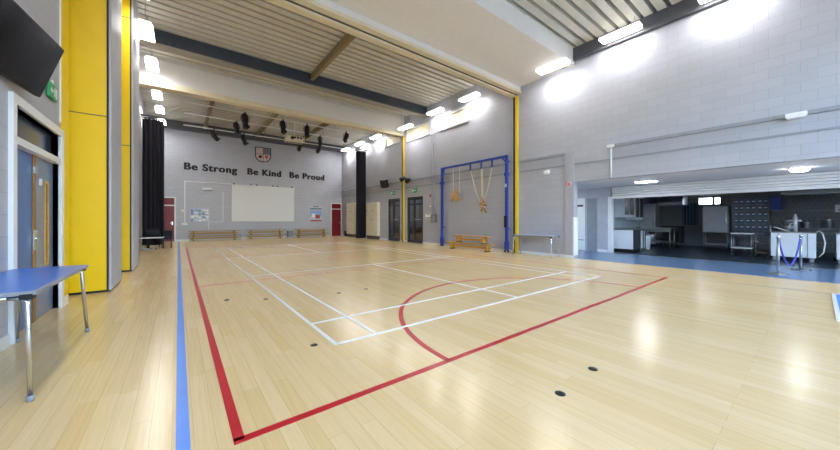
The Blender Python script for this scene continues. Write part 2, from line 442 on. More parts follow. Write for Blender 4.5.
# ---- ceilings: corrugated metal decks, ribs running across the hall
def deck(y0, y1, z, label, pitch=0.3, x0=-2.0, x1=XR+0.1):
    pts = []; y = y0; d = 0.24
    while y < y1 - 1e-6:
        pts += [(y, z), (y+0.2, z), (y+0.21, z+d), (y+0.29, z+d)]
        y += pitch
    pts += [(y, z), (y, z+d+0.05), (y0, z+d+0.05)]
    pts = [(min(a, y1), b) for a, b in pts]
    m = MB(); 
    # profile as a strip swept along X, closed by a flat top
    low = [(a, b) for a, b in pts[:-2]]
    A = [m.bm.verts.new((x0, a, b)) for a, b in low]; B = [m.bm.verts.new((x1, a, b)) for a, b in low]
    top = z + d + 0.06
    A2 = [m.bm.verts.new((x0, a, top)) for a, b in low]; B2 = [m.bm.verts.new((x1, a, top)) for a, b in low]
    for k in range(len(low)-1):
        if abs(low[k][0]-low[k+1][0]) < 1e-7 and abs(low[k][1]-low[k+1][1]) < 1e-7: continue
        m.bm.faces.new((A[k], B[k], B[k+1], A[k+1]))
        if abs(low[k][0]-low[k+1][0]) > 1e-7:
            m.bm.faces.new((A2[k], A2[k+1], B2[k+1], B2[k]))
            m.bm.faces.new((A[k], A[k+1], A2[k+1], A2[k])); m.bm.faces.new((B[k], B2[k], B2[k+1], B[k+1]))
    return S(m, 'ceiling', M['deck'], label)
deck(FL_Y0-0.2, 4.95, 6.75, 'corrugated metal deck over the near bay')
deck(7.0, 14.6, 7.06, 'corrugated metal deck over the middle bay')
deck(14.4, BACK+0.1, 6.95, 'corrugated metal deck over the stage bay')
# bulkhead over the first partition track
S(MB().box(-2.0, XR, 4.83, 7.2, 6.23, 7.25), 'trim_11', M['soffit'], 'white boxed bulkhead across the hall')
S(MB().box(-2.0, XR, 6.84, 7.2, 6.06, 6.23), 'trim_12', M['soffit'], 'white downstand below the bulkhead')
S(MB().box(-2.0, XR, 6.80, 6.98, 5.97, 6.06).box(-2.0, XR, 7.02, 7.22, 5.9, 6.06), 'trim_13', M['cream_trim'], 'cream track trim under the bulkhead')
S(MB().box(-2.0, XR, 6.98, 7.02, 5.95, 6.06), 'trim_14', M['groove'], 'dark slot of the partition track')
# bulkhead over the second track
S(MB().box(XL-0.1, XR, 14.45, 14.75, 6.16, 7.2), 'trim_15', M['soffit'], 'white boxed bulkhead before the stage')
S(MB().box(XL-0.1, XR, 14.40, 14.8, 5.97, 6.16), 'trim_16', M['cream_trim'], 'cream track trim before the stage', 0.01)
S(MB().box(XL, XL+0.22, 14.38, 14.62, 0, 6.0), 'trim_17', M['cream'], 'cream post of the second partition track')
# steel beams
def ibeam(m, y, z0, z1, x0, x1, fw=0.3, ft=0.05, wt=0.04):
    m.box(x0, x1, y-wt/2, y+wt/2, z0+ft, z1-ft); return m
t = thing('steel_beam', 'navy steel beam across the middle bay', None, (4, 12.5, 6.55), kind='structure')
MB().box(-2.0, XR, 12.38, 12.62, 6.62, 7.06).build('web', M['navy'], t)
MB().box(-2.0, XR, 12.33, 12.67, 6.56, 6.62).build('flange', M['beam_light'], t, label='bottom flange, coloured paler to show light on it')
S(MB().box(-2.0, XR, BACK-0.35, BACK, 6.5, 6.95), 'trim_18', M['dark_beam'], 'charcoal edge beam over the end wall')
S(MB().box(XR-0.12, XR, FL_Y0, 4.83, 6.36, 6.75), 'trim_19', M['dark_beam'], 'charcoal edge beam over the right wall')
S(MB().box(XL, XL+0.12, FL_Y0, 4.83, 6.36, 6.75), 'trim_20', M['dark_beam'], 'charcoal edge beam over the left wall')
for i, (x, a, b, z) in enumerate(((4.2, 7.2, 12.38, 7.06), (1.25, 14.75, BACK-0.35, 6.95), (4.05, 14.75, BACK-0.35, 6.95), (6.75, 14.75, BACK-0.35, 6.95))):
    S(MB().box(x-0.06, x+0.06, a, b, z-0.26, z), 'trim_%d' % (21+i), M['joist'], ['brown joist over the middle bay', 'brown joist left over the stage', 'brown joist centre over the stage', 'brown joist right over the stage'][i])

# clerestory windows with cream blinds
for i, (a, b, z0) in enumerate(((9.5, 11.4, 5.62), (12.2, 14.2, 5.62), (14.85, 16.5, 5.75))):
    t = thing('window_%d' % (i+4), ['high window with cream blind above the climbing frame', 'high window with cream blind left of the pipe trunking', 'high window with cream blind beyond the far yellow post'][i], None, (XR+0.1, (a+b)/2, z0), kind='structure')
    MB().box(XR+0.10, XR+0.12, a, b, z0, 6.3).build('blind', M['blind'], t)
    MB().box(XR-0.05, XR+0.1, a-0.04, b+0.04, z0-0.05, z0).build('window_sill', M['lobby_grey'], t)
    MB().box(XR+0.02, XR+0.1, a, a+0.05, z0, 6.3).box(XR+0.02, XR+0.1, b-0.05, b, z0, 6.3).box(XR+0.02, XR+0.1, a+0.05, b-0.05, 6.25, 6.3).build('window_frame', M['white'], t)

# ---- partition posts
def post(y, label, top):
    t = thing('partition_post', label, 'post', (XR-0.07, y, 0))
    MB().box(XR-0.06, XR-0.0, y-0.13, y-0.02, 0, top).build('jamb', M['yellow_post'], t, 0.004)
    MB().box(XR-0.05, XR-0.0, y-0.02, y+0.07, 0, top).build('seal', M['black'], t)
    MB().box(XR-0.055, XR-0.0, y+0.07, y+0.1, 0, top).build('edge_strip', M['alu'], t)
post(7.06, 'tall yellow wall post right of the blue climbing frame', 5.9)
post(14.52, 'tall yellow wall post between the two dark glass doors', 5.97)

# ---- folded partitions
def stack(label, x0, x1, y0, y1, leaves, top, joints):
    t = thing('folding_partition', label, 'folding partition', ((x0+x1)/2, (y0+y1)/2, 0))
    d = (y1-y0)/leaves
    for k in range(leaves):
        a, b = y0+k*d+0.006, y0+(k+1)*d-0.006
        lf = MB().box(x0, x1-0.035, a, b, 0.04, top).build('panel', M['yellow'], t)
        MB().box(x1-0.035, x1, a-0.003, b+0.003, 0.03, top).build('edge_profile', M['alu'], lf, 0.004, 'grey aluminium panel edge')
        MB().box(x0+0.03, x1-0.03, a+0.03, b-0.03, 0.0, 0.04).build('bottom_seal', M['black'], lf)
        if k == 0:
            g = MB()
            for z in joints: g.box(x0, x1-0.035, a-0.002, a+0.001, z-0.008, z+0.008)
            g.build('joint', M['groove'], lf)
            MB().box(x1-0.06, x1-0.035, a-0.012, a, 0.04, top).build('seal', M['black'], lf)
    return t
stack('nearer stack of folded yellow partition panels with grey edges', -1.5, -0.915, 7.52, 8.72, 3, 6.6, (3.02, 6.08))
stack('farther stack of folded yellow partition panels, behind the first', -1.5, -0.86, 10.15, 11.55, 4, 6.9, (3.02, 6.08))

# ---- doors
def flush_door(n, label, a, b, h, leafm, axis, fix, sgn, transom_z, tm):
    """door set in a frame; axis the run, fix the wall face, sgn outward"""
    t = thing('door_%d' % n, label, None, ((a+b)/2, fix, 0) if axis == 'X' else (fix, (a+b)/2, 0), kind='structure')
    def bx(m, u0, u1, d0, d1, z0, z1):
        if axis == 'X': m.box(u0, u1, fix+sgn*d0, fix+sgn*d1, z0, z1)
        else: m.box(fix+sgn*d0, fix+sgn*d1, u0, u1, z0, z1)
        return m
    m = MB(); f = 0.07
    bx(m, a, a+f, 0, 0.05, 0, h); bx(m, b-f, b, 0, 0.05, 0, h); bx(m, a+f, b-f, 0, 0.05, h-f, h); bx(m, a+f, b-f, 0, 0.05, transom_z, transom_z+f)
    m.build('door_frame', M['white'], t, 0.004)
    bx(MB(), a+f, b-f, 0.002, 0.02, 0.01, transom_z).build('leaf', leafm, t)
    bx(MB(), a+f, b-f, 0.002, 0.02, transom_z+f, h-f).build('transom', tm, t)
    m = MB(); bx(m, b-f-0.12, b-f-0.06, 0.02, 0.028, 0.95, 1.15); bx(m, b-f-0.19, b-f-0.07, 0.03, 0.05, 1.05, 1.075)
    m.build('door_handle', M['chrome'], t)
flush_door(1, 'dark red door with white frame left of the slogan wall', -0.98, -0.12, 2.58, M['door_red'], 'X', BACK, -1, 2.05, M['door_red'])
flush_door(2, 'dark red door with white frame right of the notice', 9.2, 10.08, 2.56, M['door_red'], 'X', BACK, -1, 2.05, M['door_red'])
# double doors on the left wall
t = thing('door_3', 'blue double doors with white frame and dark transom', None, (XL, 5.78, 0), kind='structure')
m = MB()
m.box(XL-0.12, XL+0.035, 4.92, 5.02, 0, 2.52).box(XL-0.12, XL+0.035, 6.55, 6.66, 0, 2.52).box(XL-0.12, XL+0.035, 5.02, 6.55, 2.42, 2.52).box(XL-0.12, XL+0.03, 5.02, 6.55, 2.02, 2.1)
m.build('door_frame', M['white'], t, 0.006)
MB().box(XL-0.1, XL-0.07, 5.02, 6.55, 2.1, 2.42).build('transom', M['transom'], t)
lf = MB().box(XL-0.1, XL-0.05, 5.03, 5.755, 0.01, 2.02).build('leaf', M['door_blue'], t, label='blue door leaf nearest the table')
MB().box(XL-0.05, XL-0.02, 5.12, 5.17, 0.95, 1.3).build('push_plate', M['door_slate'], lf)
lf = MB().box(XL-0.1, XL-0.05, 5.865, 6.54, 0.01, 2.02).build('leaf', M['door_slate'], t, label='slate blue door leaf with a slim glazed slot')
m = MB()
m.box(XL-0.05, XL-0.035, 6.18, 6.2, 0.65, 1.75).box(XL-0.05, XL-0.035, 6.3, 6.32, 0.65, 1.75).box(XL-0.05, XL-0.035, 6.2, 6.3, 1.72, 1.75).box(XL-0.05, XL-0.035, 6.2, 6.3, 0.65, 0.68)
m.build('vision_frame', M['wood'], lf)
MB().box(XL-0.05, XL-0.046, 6.2, 6.3, 0.68, 1.72).build('vision_panel', M['transom'], lf)
MB().box(XL-0.05, XL-0.04, 6.0, 6.08, 1.68, 1.76).build('door_sign', M['paper'], lf)
MB().box(XL-0.1, XL-0.04, 5.76, 5.86, 0.01, 2.02).build('meeting_stile', M['door_wood'], t, label='oak edged meeting stile of the doors')
MB().box(XL-0.04, XL-0.03, 5.76, 5.86, 0.88, 1.12).tube((XL-0.02, 5.79, 1.02), (XL-0.02, 5.9, 1.02), 0.01).build('door_handle', M['chrome'], t)
MB().box(XL-0.04, XL-0.02, 5.77, 5.84, 1.8, 1.88).build('door_closer', M['steel'], t)
# dark glazed doors on the right wall
def glazed(n, a, b, label):
    t = thing('door_%d' % n, label, None, (XR+0.1, (a+b)/2, 0), kind='structure')
    m = MB(); f = 0.07; x0, x1 = XR+0.03, XR+0.12
    m.box(x0, x1, a, a+f, 0, 2.5).box(x0, x1, b-f, b, 0, 2.5).box(x0, x1, a+f, b-f, 2.43, 2.5)
    m.build('door_frame', M['dark_navy'], t)
    s = b-0.42*(b-a)
    for k, (u0, u1) in enumerate(((a+f, s-0.005), (s+0.005, b-f))):
        m = MB(); g = 0.07; p0, p1 = XR+0.05, XR+0.1
        m.box(p0, p1, u0, u0+g, 0.01, 2.42).box(p0, p1, u1-g, u1, 0.01, 2.42).box(p0, p1, u0+g, u1-g, 2.34, 2.42).box(p0, p1, u0+g, u1-g, 0.01, 0.16).box(p0, p1, u0+g, u1-g, 2.06, 2.13)
        lf = m.build('leaf', M['dark_navy'], t)
        MB().box(XR+0.072, XR+0.078, u0+g, u1-g, 0.16, 2.34).build('pane', M['glass'], lf)
        MB().box(XR+0.0, XR+0.03, u0+0.1, u1-0.1, 1.25, 1.28).build('push_bar', M['chrome'], lf) if k == 0 else None
M['dark_navy'] = mat('dark_navy_door_paint', '2A3042', 0.35)
glazed(4, 14.85, 16.15, 'dark glazed double door left of the far yellow post')
glazed(5, 12.71, 14.15, 'dark glazed double door right of the far yellow post')
# corridor seen through the glazed doors
S(MB().box(XR+0.22, 12.2, 12.0, 17.0, -0.1, 0.0), 'floor', M['vinyl_dark'], 'dark corridor floor behind the glazed doors')
S(MB().box(12.2, 12.4, 12.0, 17.0, 0, 2.7), 'wall_corridor', M['lobby_grey'], 'corridor wall behind the glazed doors')
S(MB().box(XR+0.22, 12.2, 11.9, 12.0, 0, 2.7).box(XR+0.22, 12.2, 17.0, 17.1, 0, 2.7), 'wall_corridor_end', M['lobby_grey'], 'corridor end walls')
S(MB().box(XR+0.22, 12.4, 11.9, 17.1, 2.7, 2.8), 'ceiling', M['kitchen_ceiling'], 'corridor ceiling behind the glazed doors')

# ---- servery lobby and kitchen shell
S(MB().box(XR+0.22, 13.25, FL_Y0, 9.0, 2.48, 2.6), 'ceiling', M['soffit'], 'white soffit over the servery lobby')
S(MB().box(13.25, 19.7, FL_Y0, 5.6, 2.62, 2.75), 'ceiling', M['kitchen_ceiling'], 'grey ceiling of the kitchen')
m = MB(); wall_cells(m, (12.95, 13.15), 4.86, 9.0, (0, 2.48), [(5.32, 5.72, -0.01, 2.1)], 'Y')
S(m, 'wall_lobby', M['lobby_grey'], 'grey lobby wall beside the shutter')
S(MB().box(XR+0.22, 13.15, 9.0, 9.2, 0, 2.6), 'wall_lobby_end', M['lobby_grey'], 'end wall of the lobby')
S(MB().box(19.5, 19.7, FL_Y0, 5.6, 0, 2.75), 'wall_kitchen', M['kitchen_wall'], 'back wall of the kitchen')
S(MB().box(13.15, 19.7, 5.4, 5.6, 0, 2.75), 'wall_kitchen', M['kitchen_tile'], 'white tiled side wall of the kitchen')
S(MB().box(13.25, 19.7, FL_Y0-0.2, FL_Y0, 0, 2.75), 'wall_kitchen', M['kitchen_tile'], 'white tiled near wall of the kitchen')
S(MB().box(12.94, 13.12, 4.8, 4.93, 0, 2.12), 'trim_26', M['white'], 'white shutter guide post')
S(MB().box(12.925, 12.95, 4.95, 5.3, 0, 0.1), 'baseboard_lobby', M['white'], 'white skirting of the lobby wall')
t = thing('door_6', 'narrow grey door beside the shutter guide post', None, (12.98, 5.52, 0), kind='structure')
MB().box(12.965, 13.0, 5.32, 5.72, 0.005, 2.1).build('leaf', M['grey_edge'], t)
MB().tube((12.96, 5.40, 1.02), (12.92, 5.40, 1.02), 0.012).tube((12.92, 5.40, 1.02), (12.92, 5.5, 1.02), 0.012).build('door_handle', M['chrome'], t)
t = thing('door_7', 'white lobby door with a dark sign plate', None, (12.93, 6.2, 0), kind='structure')
MB().box(12.92, 12.95, 5.78, 6.6, 0.02, 2.12).build('leaf', M['white'], t)
MB().box(12.912, 12.92, 5.84, 6.16, 1.78, 1.86).build('sign_plate', M['paper_dark'], t, label='dark sign plate')
MB().box(12.912, 12.92, 5.78, 6.6, 0.42, 0.45).build('kick_line', M['grey_edge'], t)
S(MB().box(13.15, 13.35, 5.6, 9.0, 0, 2.6), 'wall_lobby_leak_block', M['lobby_grey'], 'unseen wall added behind the lobby doors against light leaks')  # unseen slab added to close light leaks at the door edges
# roller shutter
t = thing('roller_shutter', 'white roller shutter half raised over the kitchen hatch', 'roller shutter', (13.0, 0.4, 2.07))
m = MB(); z = 2.075; k = 0
while z < 2.46:
    m.prism([(0,0),(-0.03,0.008),(-0.036,0.036),(-0.03,0.066),(0,0.074),(0.012,0.074),(0.012,0)], (12.99, FL_Y0, z), X, Z, Y, 4.8-FL_Y0)
    z += 0.079; k += 1
m.build('slats', M['shutter'], t)
MB().box(12.965, 13.015, FL_Y0, 4.8, 2.04, 2.08).build('bottom_rail', M['shutter'], t, 0.004)
MB().box(13.02, 13.24, FL_Y0, 4.9, 2.3, 2.48).build('housing', M['lobby_grey'], t)
# glazed outer end of the lobby
m = MB(); wall_cells(m, (FL_Y0-0.2, FL_Y0), XR+0.22, 13.25, (0, 2.6), [(10.5, 12.9, 0.1, 2.3)], 'X')
S(m, 'wall_lobby_front', M['lobby_grey'], 'lobby wall with glazed outer doors')
t = thing('window_7', 'glazed outer doors of the lobby, beyond the frame', None, (11.7, FL_Y0-0.1, 0.1), kind='structure')
m = MB()
for x in (10.53, 11.7, 12.87): m.box(x-0.03, x+0.03, FL_Y0-0.13, FL_Y0-0.07, 0.1, 2.3)
m.box(10.5, 12.9, FL_Y0-0.13, FL_Y0-0.07, 2.24, 2.3).box(10.5, 12.9, FL_Y0-0.13, FL_Y0-0.07, 0.1, 0.2)
m.build('window_frame', M['white'], t)
MB().box(10.5, 12.9, FL_Y0-0.103, FL_Y0-0.097, 0.2, 2.24).build('pane', M['glass_clear'], t)
# kitchen windows with light behind blinds
for i, (a, b, z0, z1) in enumerate(((3.5, 4.08, 1.0, 2.05), (3.0, 3.46, 1.98, 2.26), (2.74, 2.92, 1.98, 2.26))):
    t = thing('window_%d' % (8+i), ['kitchen window with vertical slats behind the oven', 'bright high kitchen window strip', 'small bright high kitchen window'][i], None, (19.49, (a+b)/2, z0), kind='structure')
    if i == 0:
        MB().box(19.47, 19.5, a, b, z0, z1).build('pane', M['paper_dark'], t)
        m = MB()
        for k in range(5): m.box(19.43, 19.46, a+0.03+k*0.12, a+0.08+k*0.12, z0, z1)
        m.build('blind', M['tray_blue'], t)
    else:
        MB().box(19.47, 19.5, a, b, z0, z1).build('blind', M['win_glow'], t)
    m = MB(); m.box(19.45, 19.5, a-0.03, a, z0, z1).box(19.45, 19.5, b, b+0.03, z0, z1).box(19.45, 19.5, a-0.03, b+0.03, z1, z1+0.03).box(19.45, 19.5, a-0.03, b+0.03, z0-0.03, z0)
    m.build('window_frame', M['dull_steel'], t)
# ground outside the windows
S(MB().box(-8, 22, -14, FL_Y0-0.2, -0.3, -0.15), 'ground', M['render_out'], 'paved ground outside the windows')
M['tap'] = mat('pale_satin_steel', 'C4C9D0', 0.35, metal=0.2)
# ================================================================== LIGHT FITTINGS
def fitting(label, loc, top):
    x, y, z = loc
    t = thing('ceiling_light', label, 'ceiling light', loc, 'hall light fittings')
    MB().prism([(-0.17,0.02),(0.17,0.02),(0.12,0.11),(-0.12,0.11)], (x, y-0.5, z), X, Z, Y, 1.0).build('housing', M['lamp_side'], t, 0.01)
    m = MB(); m.prism([(-0.15,0.02),(-0.145,0.004),(0.145,0.004),(0.15,0.02)], (x, y-0.46, z), X, Z, Y, 0.92)
    m.build('diffuser', M['lamp'], t)
    for s in (-0.36, 0.36): MB().tube((x, y+s, z+0.1), (x, y+s, top), 0.008, 6).build('hanger', M['steel'], t)
    return t
RN = ['nearest', 'second', 'third', 'fourth', 'fifth', 'sixth', 'seventh', 'eighth', 'ninth']
right = [(9.72, 1.25, 6.4, 6.75), (9.72, 3.4, 6.4, 6.75), (9.5, 5.25, 6.12, 6.23), (9.72, 9.1, 6.4, 7.06), (9.72, 11.3, 6.4, 7.06),
         (9.5, 13.45, 6.12, 7.06), (9.72, 17.0, 6.4, 6.95), (9.72, 19.2, 6.4, 6.95), (9.72, 21.4, 6.4, 6.95)]
left = [(-0.7, 11.4, 6.4, 7.06), (-0.7, 13.7, 6.4, 7.06), (-0.7, 16.9, 6.4, 6.95), (-0.7, 19.1, 6.4, 6.95), (-0.7, 21.4, 6.4, 6.95)]
RL = ['lit white ceiling light by the right wall, cut by the top edge',
 'lit white ceiling light by the right wall just in front of the white bulkhead',
 'lit white ceiling light fixed under the white bulkhead by the right wall',
 'lit white ceiling light by the right wall just beyond the near yellow post',
 'lit white ceiling light by the right wall near the end of the navy beam',
 'lit white ceiling light by the right wall in front of the far bulkhead',
 'lit white ceiling light by the right wall over the stage, nearest of the three there',
 'lit white ceiling light by the right wall over the stage, middle of the three there',
 'lit white ceiling light by the right wall over the stage, farthest of the three there']
LL = ['lit white ceiling light by the left wall, largest and nearest, before the navy beam',
 'lit white ceiling light by the left wall between the navy beam and the far bulkhead',
 'lit white ceiling light by the left wall over the stage, nearest of the three there',
 'lit white ceiling light by the left wall over the stage, middle of the three there',
 'lit white ceiling light by the left wall over the stage, farthest, above the curtain']
for (x, y, z, tp), l in zip(right, RL): fitting(l, (x, y, z), tp)
for (x, y, z, tp), l in zip(left, LL): fitting(l, (x, y, z), tp)
for x, y, l in ((-0.7, 3.4, 'ceiling light by the left wall above the television'), (-0.7, 1.0, 'ceiling light by the left wall beside the camera'), (-0.7, -1.8, 'lit white ceiling light by the left wall behind the camera'), (9.72, -1.6, 'lit white ceiling light by the right wall behind the camera'), (-0.7, 9.2, 'lit white ceiling light above the folded partitions, beyond the frame')):
    fitting(l, (x, y, 6.4), 7.06 if y > 7 else 6.75)
# lobby lights
t = thing('soffit_light', 'lit linear light under the lobby soffit', 'ceiling light', (11.55, 3.5, 2.44))
MB().box(11.43, 11.77, 3.05, 3.6, 2.44, 2.48).build('housing', M['white'], t, 0.006)
MB().box(11.45, 11.75, 3.07, 3.58, 2.425, 2.445).build('diffuser', M['lamp_lobby'], t, 0.006)
t = thing('round_light', 'lit round light under the lobby soffit', 'ceiling light', (11.65, 0.27, 2.4))
MB().lathe((11.65, 0.27, 2.455), [(0.17,0),(0.18,0.01),(0.18,0.025)], 28).build('base_ring', M['white'], t)
MB().lathe((11.65, 0.27, 2.385), [(0.06,0),(0.12,0.015),(0.155,0.045),(0.16,0.07)], 28).build('diffuser', M['lamp_lobby'], t)
t = thing('soffit_light', 'lit linear light under the lobby soffit at the outer doors', 'ceiling light', (11.55, -2.6, 2.44))
MB().box(11.46, 11.64, -3.1, -2.1, 2.44, 2.48).build('housing', M['white'], t)
MB().box(11.48, 11.62, -3.08, -2.12, 2.425, 2.445).build('diffuser', M['lamp_lobby'], t)

t = thing('soffit_light', 'unseen square light added behind the pilaster to brighten the lobby door', 'ceiling light', (11.6, 6.8, 2.44))  # hidden fitting, added to brighten the white lobby door
MB().box(11.4, 11.8, 6.5, 7.1, 2.44, 2.48).build('housing', M['white'], t)
MB().box(11.42, 11.78, 6.52, 7.08, 2.425, 2.445).build('diffuser', M['lamp_lobby'], t)
# ================================================================== END WALL
def lettering(label, words, x0, x1, z0, z1, y):
    """words of the slogan, one mesh per word, fitted to the measured box"""
    t = thing('wall_lettering', label, 'lettering', ((x0+x1)/2, y, z0), 'slogan on the end wall')
    full = ' '.join(words)
    def mesh_of(s):
        c = bpy.data.curves.new('lettering_curve', 'FONT'); c.body = s; c.size = 1.0; c.offset = 0.022
        c.extrude = 0.02; c.resolution_u = 5; c.space_character = 1.14
        o = bpy.data.objects.new('lettering_curve', c); COL.objects.link(o)
        bpy.context.view_layer.update()
        me = bpy.data.meshes.new_from_object(o.evaluated_get(bpy.context.evaluated_depsgraph_get()))
        bpy.data.objects.remove(o); bpy.data.curves.remove(c); return me
    mf = mesh_of(full); xs = [v.co.x for v in mf.vertices]
    cap = [v.co.y for v in mesh_of('B').vertices]
    L0, L1 = min(xs), max(xs); kx = (x1-x0)/(L1-L0); kz = (z1-z0)/(max(cap)-min(cap)); zb = min(cap)
    pre = ''
    for w in words:
        me = mesh_of(w); full_before = mesh_of(pre + w)
        shift = max(v.co.x for v in full_before.vertices) - max(v.co.x for v in me.vertices)
        for v in me.vertices:
            x, yy, zz = v.co
            v.co = Vector((x0 + (x+shift-L0)*kx, y - 0.02 - zz*0.5, z0 + (yy-zb)*kz)) - WORLD_O[t.name]
        b0 = bmesh.new()
        for sh in (-0.02, 0.0, 0.02):          # heavier stems, open counters
            b1 = me.copy(); b1.transform(Matrix.Translation((sh, 0.0008*sh/0.02, 0))); b0.from_mesh(b1); bpy.data.meshes.remove(b1)
        b0.to_mesh(me); b0.free()
        me.materials.clear(); me.materials.append(M['letters']); me.name = 'word'
        for p in me.polygons: p.use_smooth = False; p.material_index = 0
        o = bpy.data.objects.new('word', me); COL.objects.link(o); o.parent = t; WORLD_O[o.name] = WORLD_O[t.name]
        o['label'] = 'black word ' + w
        pre += w + ' '
lettering('black wall lettering reading Be Strong', ['Be', 'Strong'], 0.27, 2.96, 4.22, 4.64, BACK)
lettering('black wall lettering reading Be Kind', ['Be', 'Kind'], 3.57, 5.61, 4.22, 4.64, BACK)
lettering('black wall lettering reading Be Proud', ['Be', 'Proud'], 6.2, 8.68, 4.22, 4.64, BACK)
# crest
t = thing('school_crest', 'shield crest with four quarters above the slogan', 'crest', (4.49, BACK-0.03, 5.13))
def shield(cx, zt, w, h, n=10):
    pts = [(cx-w/2, zt)]
    lo = zt-h*0.55
    pts.append((cx-w/2, lo))
    for k in range(1, n+1):
        a = PI/2*k/n
        pts.append((cx-w/2*math.cos(a)**0.9 if k < n else cx, lo-(h*0.45)*math.sin(a)))
    for k in range(n-1, -1, -1):
        a = PI/2*k/n
        pts.append((cx+w/2*math.cos(a)**0.9, lo-(h*0.45)*math.sin(a)))
    pts.append((cx+w/2, zt)); return pts
O = Vector((0, BACK, 0))
MB().prism(shield(4.49, 6.12, 0.98, 1.0), O, X, Z, -Y, 0.03).build('border', M['crest_edge'], t)
def clipped(pts, f):       # Sutherland-Hodgman against half planes
    for (a, b, c) in f:
        out = []
        for i, p in enumerate(pts):
            q = pts[(i+1) % len(pts)]
            dp, dq = a*p[0]+b*p[1]-c, a*q[0]+b*q[1]-c
            if dp >= 0: out.append(p)
            if (dp >= 0) != (dq >= 0):
                s = dp/(dp-dq); out.append((p[0]+(q[0]-p[0])*s, p[1]+(q[1]-p[1])*s))
        pts = out
    return pts
inn = shield(4.49, 6.06, 0.86, 0.88)
for f, mm, lb in (([(-1,0,-4.475),(0,1,5.68)], 'crest_pale', 'pale pink quarter'), ([(1,0,4.505),(0,1,5.68)], 'crest_grey', 'grey quarter'),
              ([(-1,0,-4.475),(0,-1,-5.65)], 'crest_pale', 'pale quarter with a dark mark'), ([(1,0,4.505),(0,-1,-5.65)], 'crest_pale', 'pale quarter with a red mark')):
    MB().prism(clipped(inn, f), O - Y*0.03, X, Z, -Y, 0.008).build('quarter', M[mm], t, label=lb)
m = MB()
for k in range(4): m.box(4.55+k*0.09, 4.575+k*0.09, BACK-0.045, BACK-0.038, 5.72, 6.02)
m.build('stripes', M['crest_edge'], t)
m = MB().bar((4.12, BACK-0.041, 5.98), (4.38, BACK-0.041, 5.76), 0.006, 0.05, (0,1,0)); m.build('bend', M['paper_red'], t)
MB().prism([(4.2,5.5),(4.25,5.58),(4.3,5.54),(4.36,5.6),(4.42,5.52),(4.4,5.42),(4.34,5.36),(4.26,5.38),(4.2,5.44)], O-Y*0.038, X, Z, -Y, 0.006).build('emblem', M['crest_edge'], t)
MB().prism([(4.58,5.58),(4.66,5.6),(4.7,5.55),(4.76,5.6),(4.8,5.52),(4.74,5.42),(4.68,5.36),(4.63,5.44)], O-Y*0.038, X, Z, -Y, 0.006).build('emblem', M['paper_red'], t)
# projection screen
t = thing('projection_screen', 'large white projection screen on the end wall', 'projection screen', (4.56, BACK-0.06, 1.15))
MB().box(2.66, 6.48, BACK-0.09, BACK-0.07, 1.18, 3.4).build('screen_surface', M['screen'], t)
MB().box(2.64, 6.5, BACK-0.13, BACK-0.04, 3.4, 3.5).build('screen_case', M['white'], t, 0.01)
MB().box(2.66, 6.48, BACK-0.10, BACK-0.06, 1.14, 1.19).build('bottom_bar', M['white'], t, 0.006)
for x in (2.8, 3.75, 4.1, 5.1, 5.4, 6.35):
    MB().box(x-0.03, x+0.03, BACK-0.06, BACK, 3.5, 3.6).build('bracket', M['black_metal'], t)
# conduits
t = thing('cable_conduit', 'white conduit dropping to switches left of the pin board', 'conduit', (0.3, BACK, 0.92))
MB().box(0.27, 0.32, BACK-0.04, BACK, 1.06, 3.55).build('vertical_run', M['white'], t)
MB().box(0.32, 2.64, BACK-0.04, BACK, 3.51, 3.55).build('horizontal_run', M['white'], t)
MB().box(0.16, 0.42, BACK-0.06, BACK, 0.94, 1.07).build('outlet_box', M['white'], t, 0.008)
MB().box(0.14, 0.24, BACK-0.05, BACK, 1.72, 1.86).build('switch', M['white'], t, 0.005)
t = thing('cable_conduit', 'thin pale conduit looping between pin board and projection screen', 'conduit', (2.2, BACK, 0.65))
MB().box(2.19, 2.22, BACK-0.02, BACK, 1.1, 3.0).build('vertical_run', M['white'], t)
MB().box(1.48, 2.19, BACK-0.02, BACK, 1.1, 1.13).build('horizontal_run', M['white'], t)
MB().box(1.45, 1.48, BACK-0.02, BACK, 0.65, 1.13).build('vertical_run', M['white'], t)
t = thing('cable_conduit', 'thin pale conduit dropping right of the projection screen', 'conduit', (7.1, BACK, 2.4))
MB().box(7.05, 7.07, BACK-0.02, BACK, 2.45, 3.05).build('vertical_run', M['lobby_grey'], t)
MB().box(6.5, 7.05, BACK-0.02, BACK, 2.45, 2.47).build('horizontal_run', M['lobby_grey'], t)
t = thing('wall_emergency_light', 'small white emergency light on the end wall under Be Strong', 'emergency light', (1.36, BACK-0.05, 3.05))
MB().box(1.12, 1.62, BACK-0.07, BACK, 3.08, 3.2).build('housing', M['white'], t, 0.01)
MB().box(1.2, 1.54, BACK-0.085, BACK-0.07, 3.1, 3.18).build('lens', M['paper'], t)
# notices
t = thing('notice_display', 'cluster of white and blue notices left of the screen', 'notice', (1.02, BACK-0.01, 1.12))
MB().box(0.54, 1.5, BACK-0.012, BACK, 1.12, 1.97).build('backing_sheet', M['paper_pale'], t)
rr = random.Random(3)
for j in range(4):
    for i in range(5):
        x, z = 0.57+i*0.185+rr.uniform(-0.015,0.015), 1.15+j*0.2+rr.uniform(-0.01,0.02)
        mm = M[rr.choice(['paper', 'paper_dark', 'paper_blue', 'paper'])] if j < 3 else M['paper_blue' if i < 3 else 'paper']
        MB().box(x, x+0.15, BACK-0.016, BACK-0.012, z, z+rr.uniform(0.09, 0.17)).build('notice_sheet', mm, t)
        if rr.random() < 0.7: MB().box(x+0.02, x+0.1, BACK-0.018, BACK-0.016, z+0.01, z+0.05).build('picture', M['paper_dark'], t)
t = thing('wall_notice', 'pale notice with blue heading and red footer beside the red door', 'notice', (8.07, BACK-0.01, 1.1))
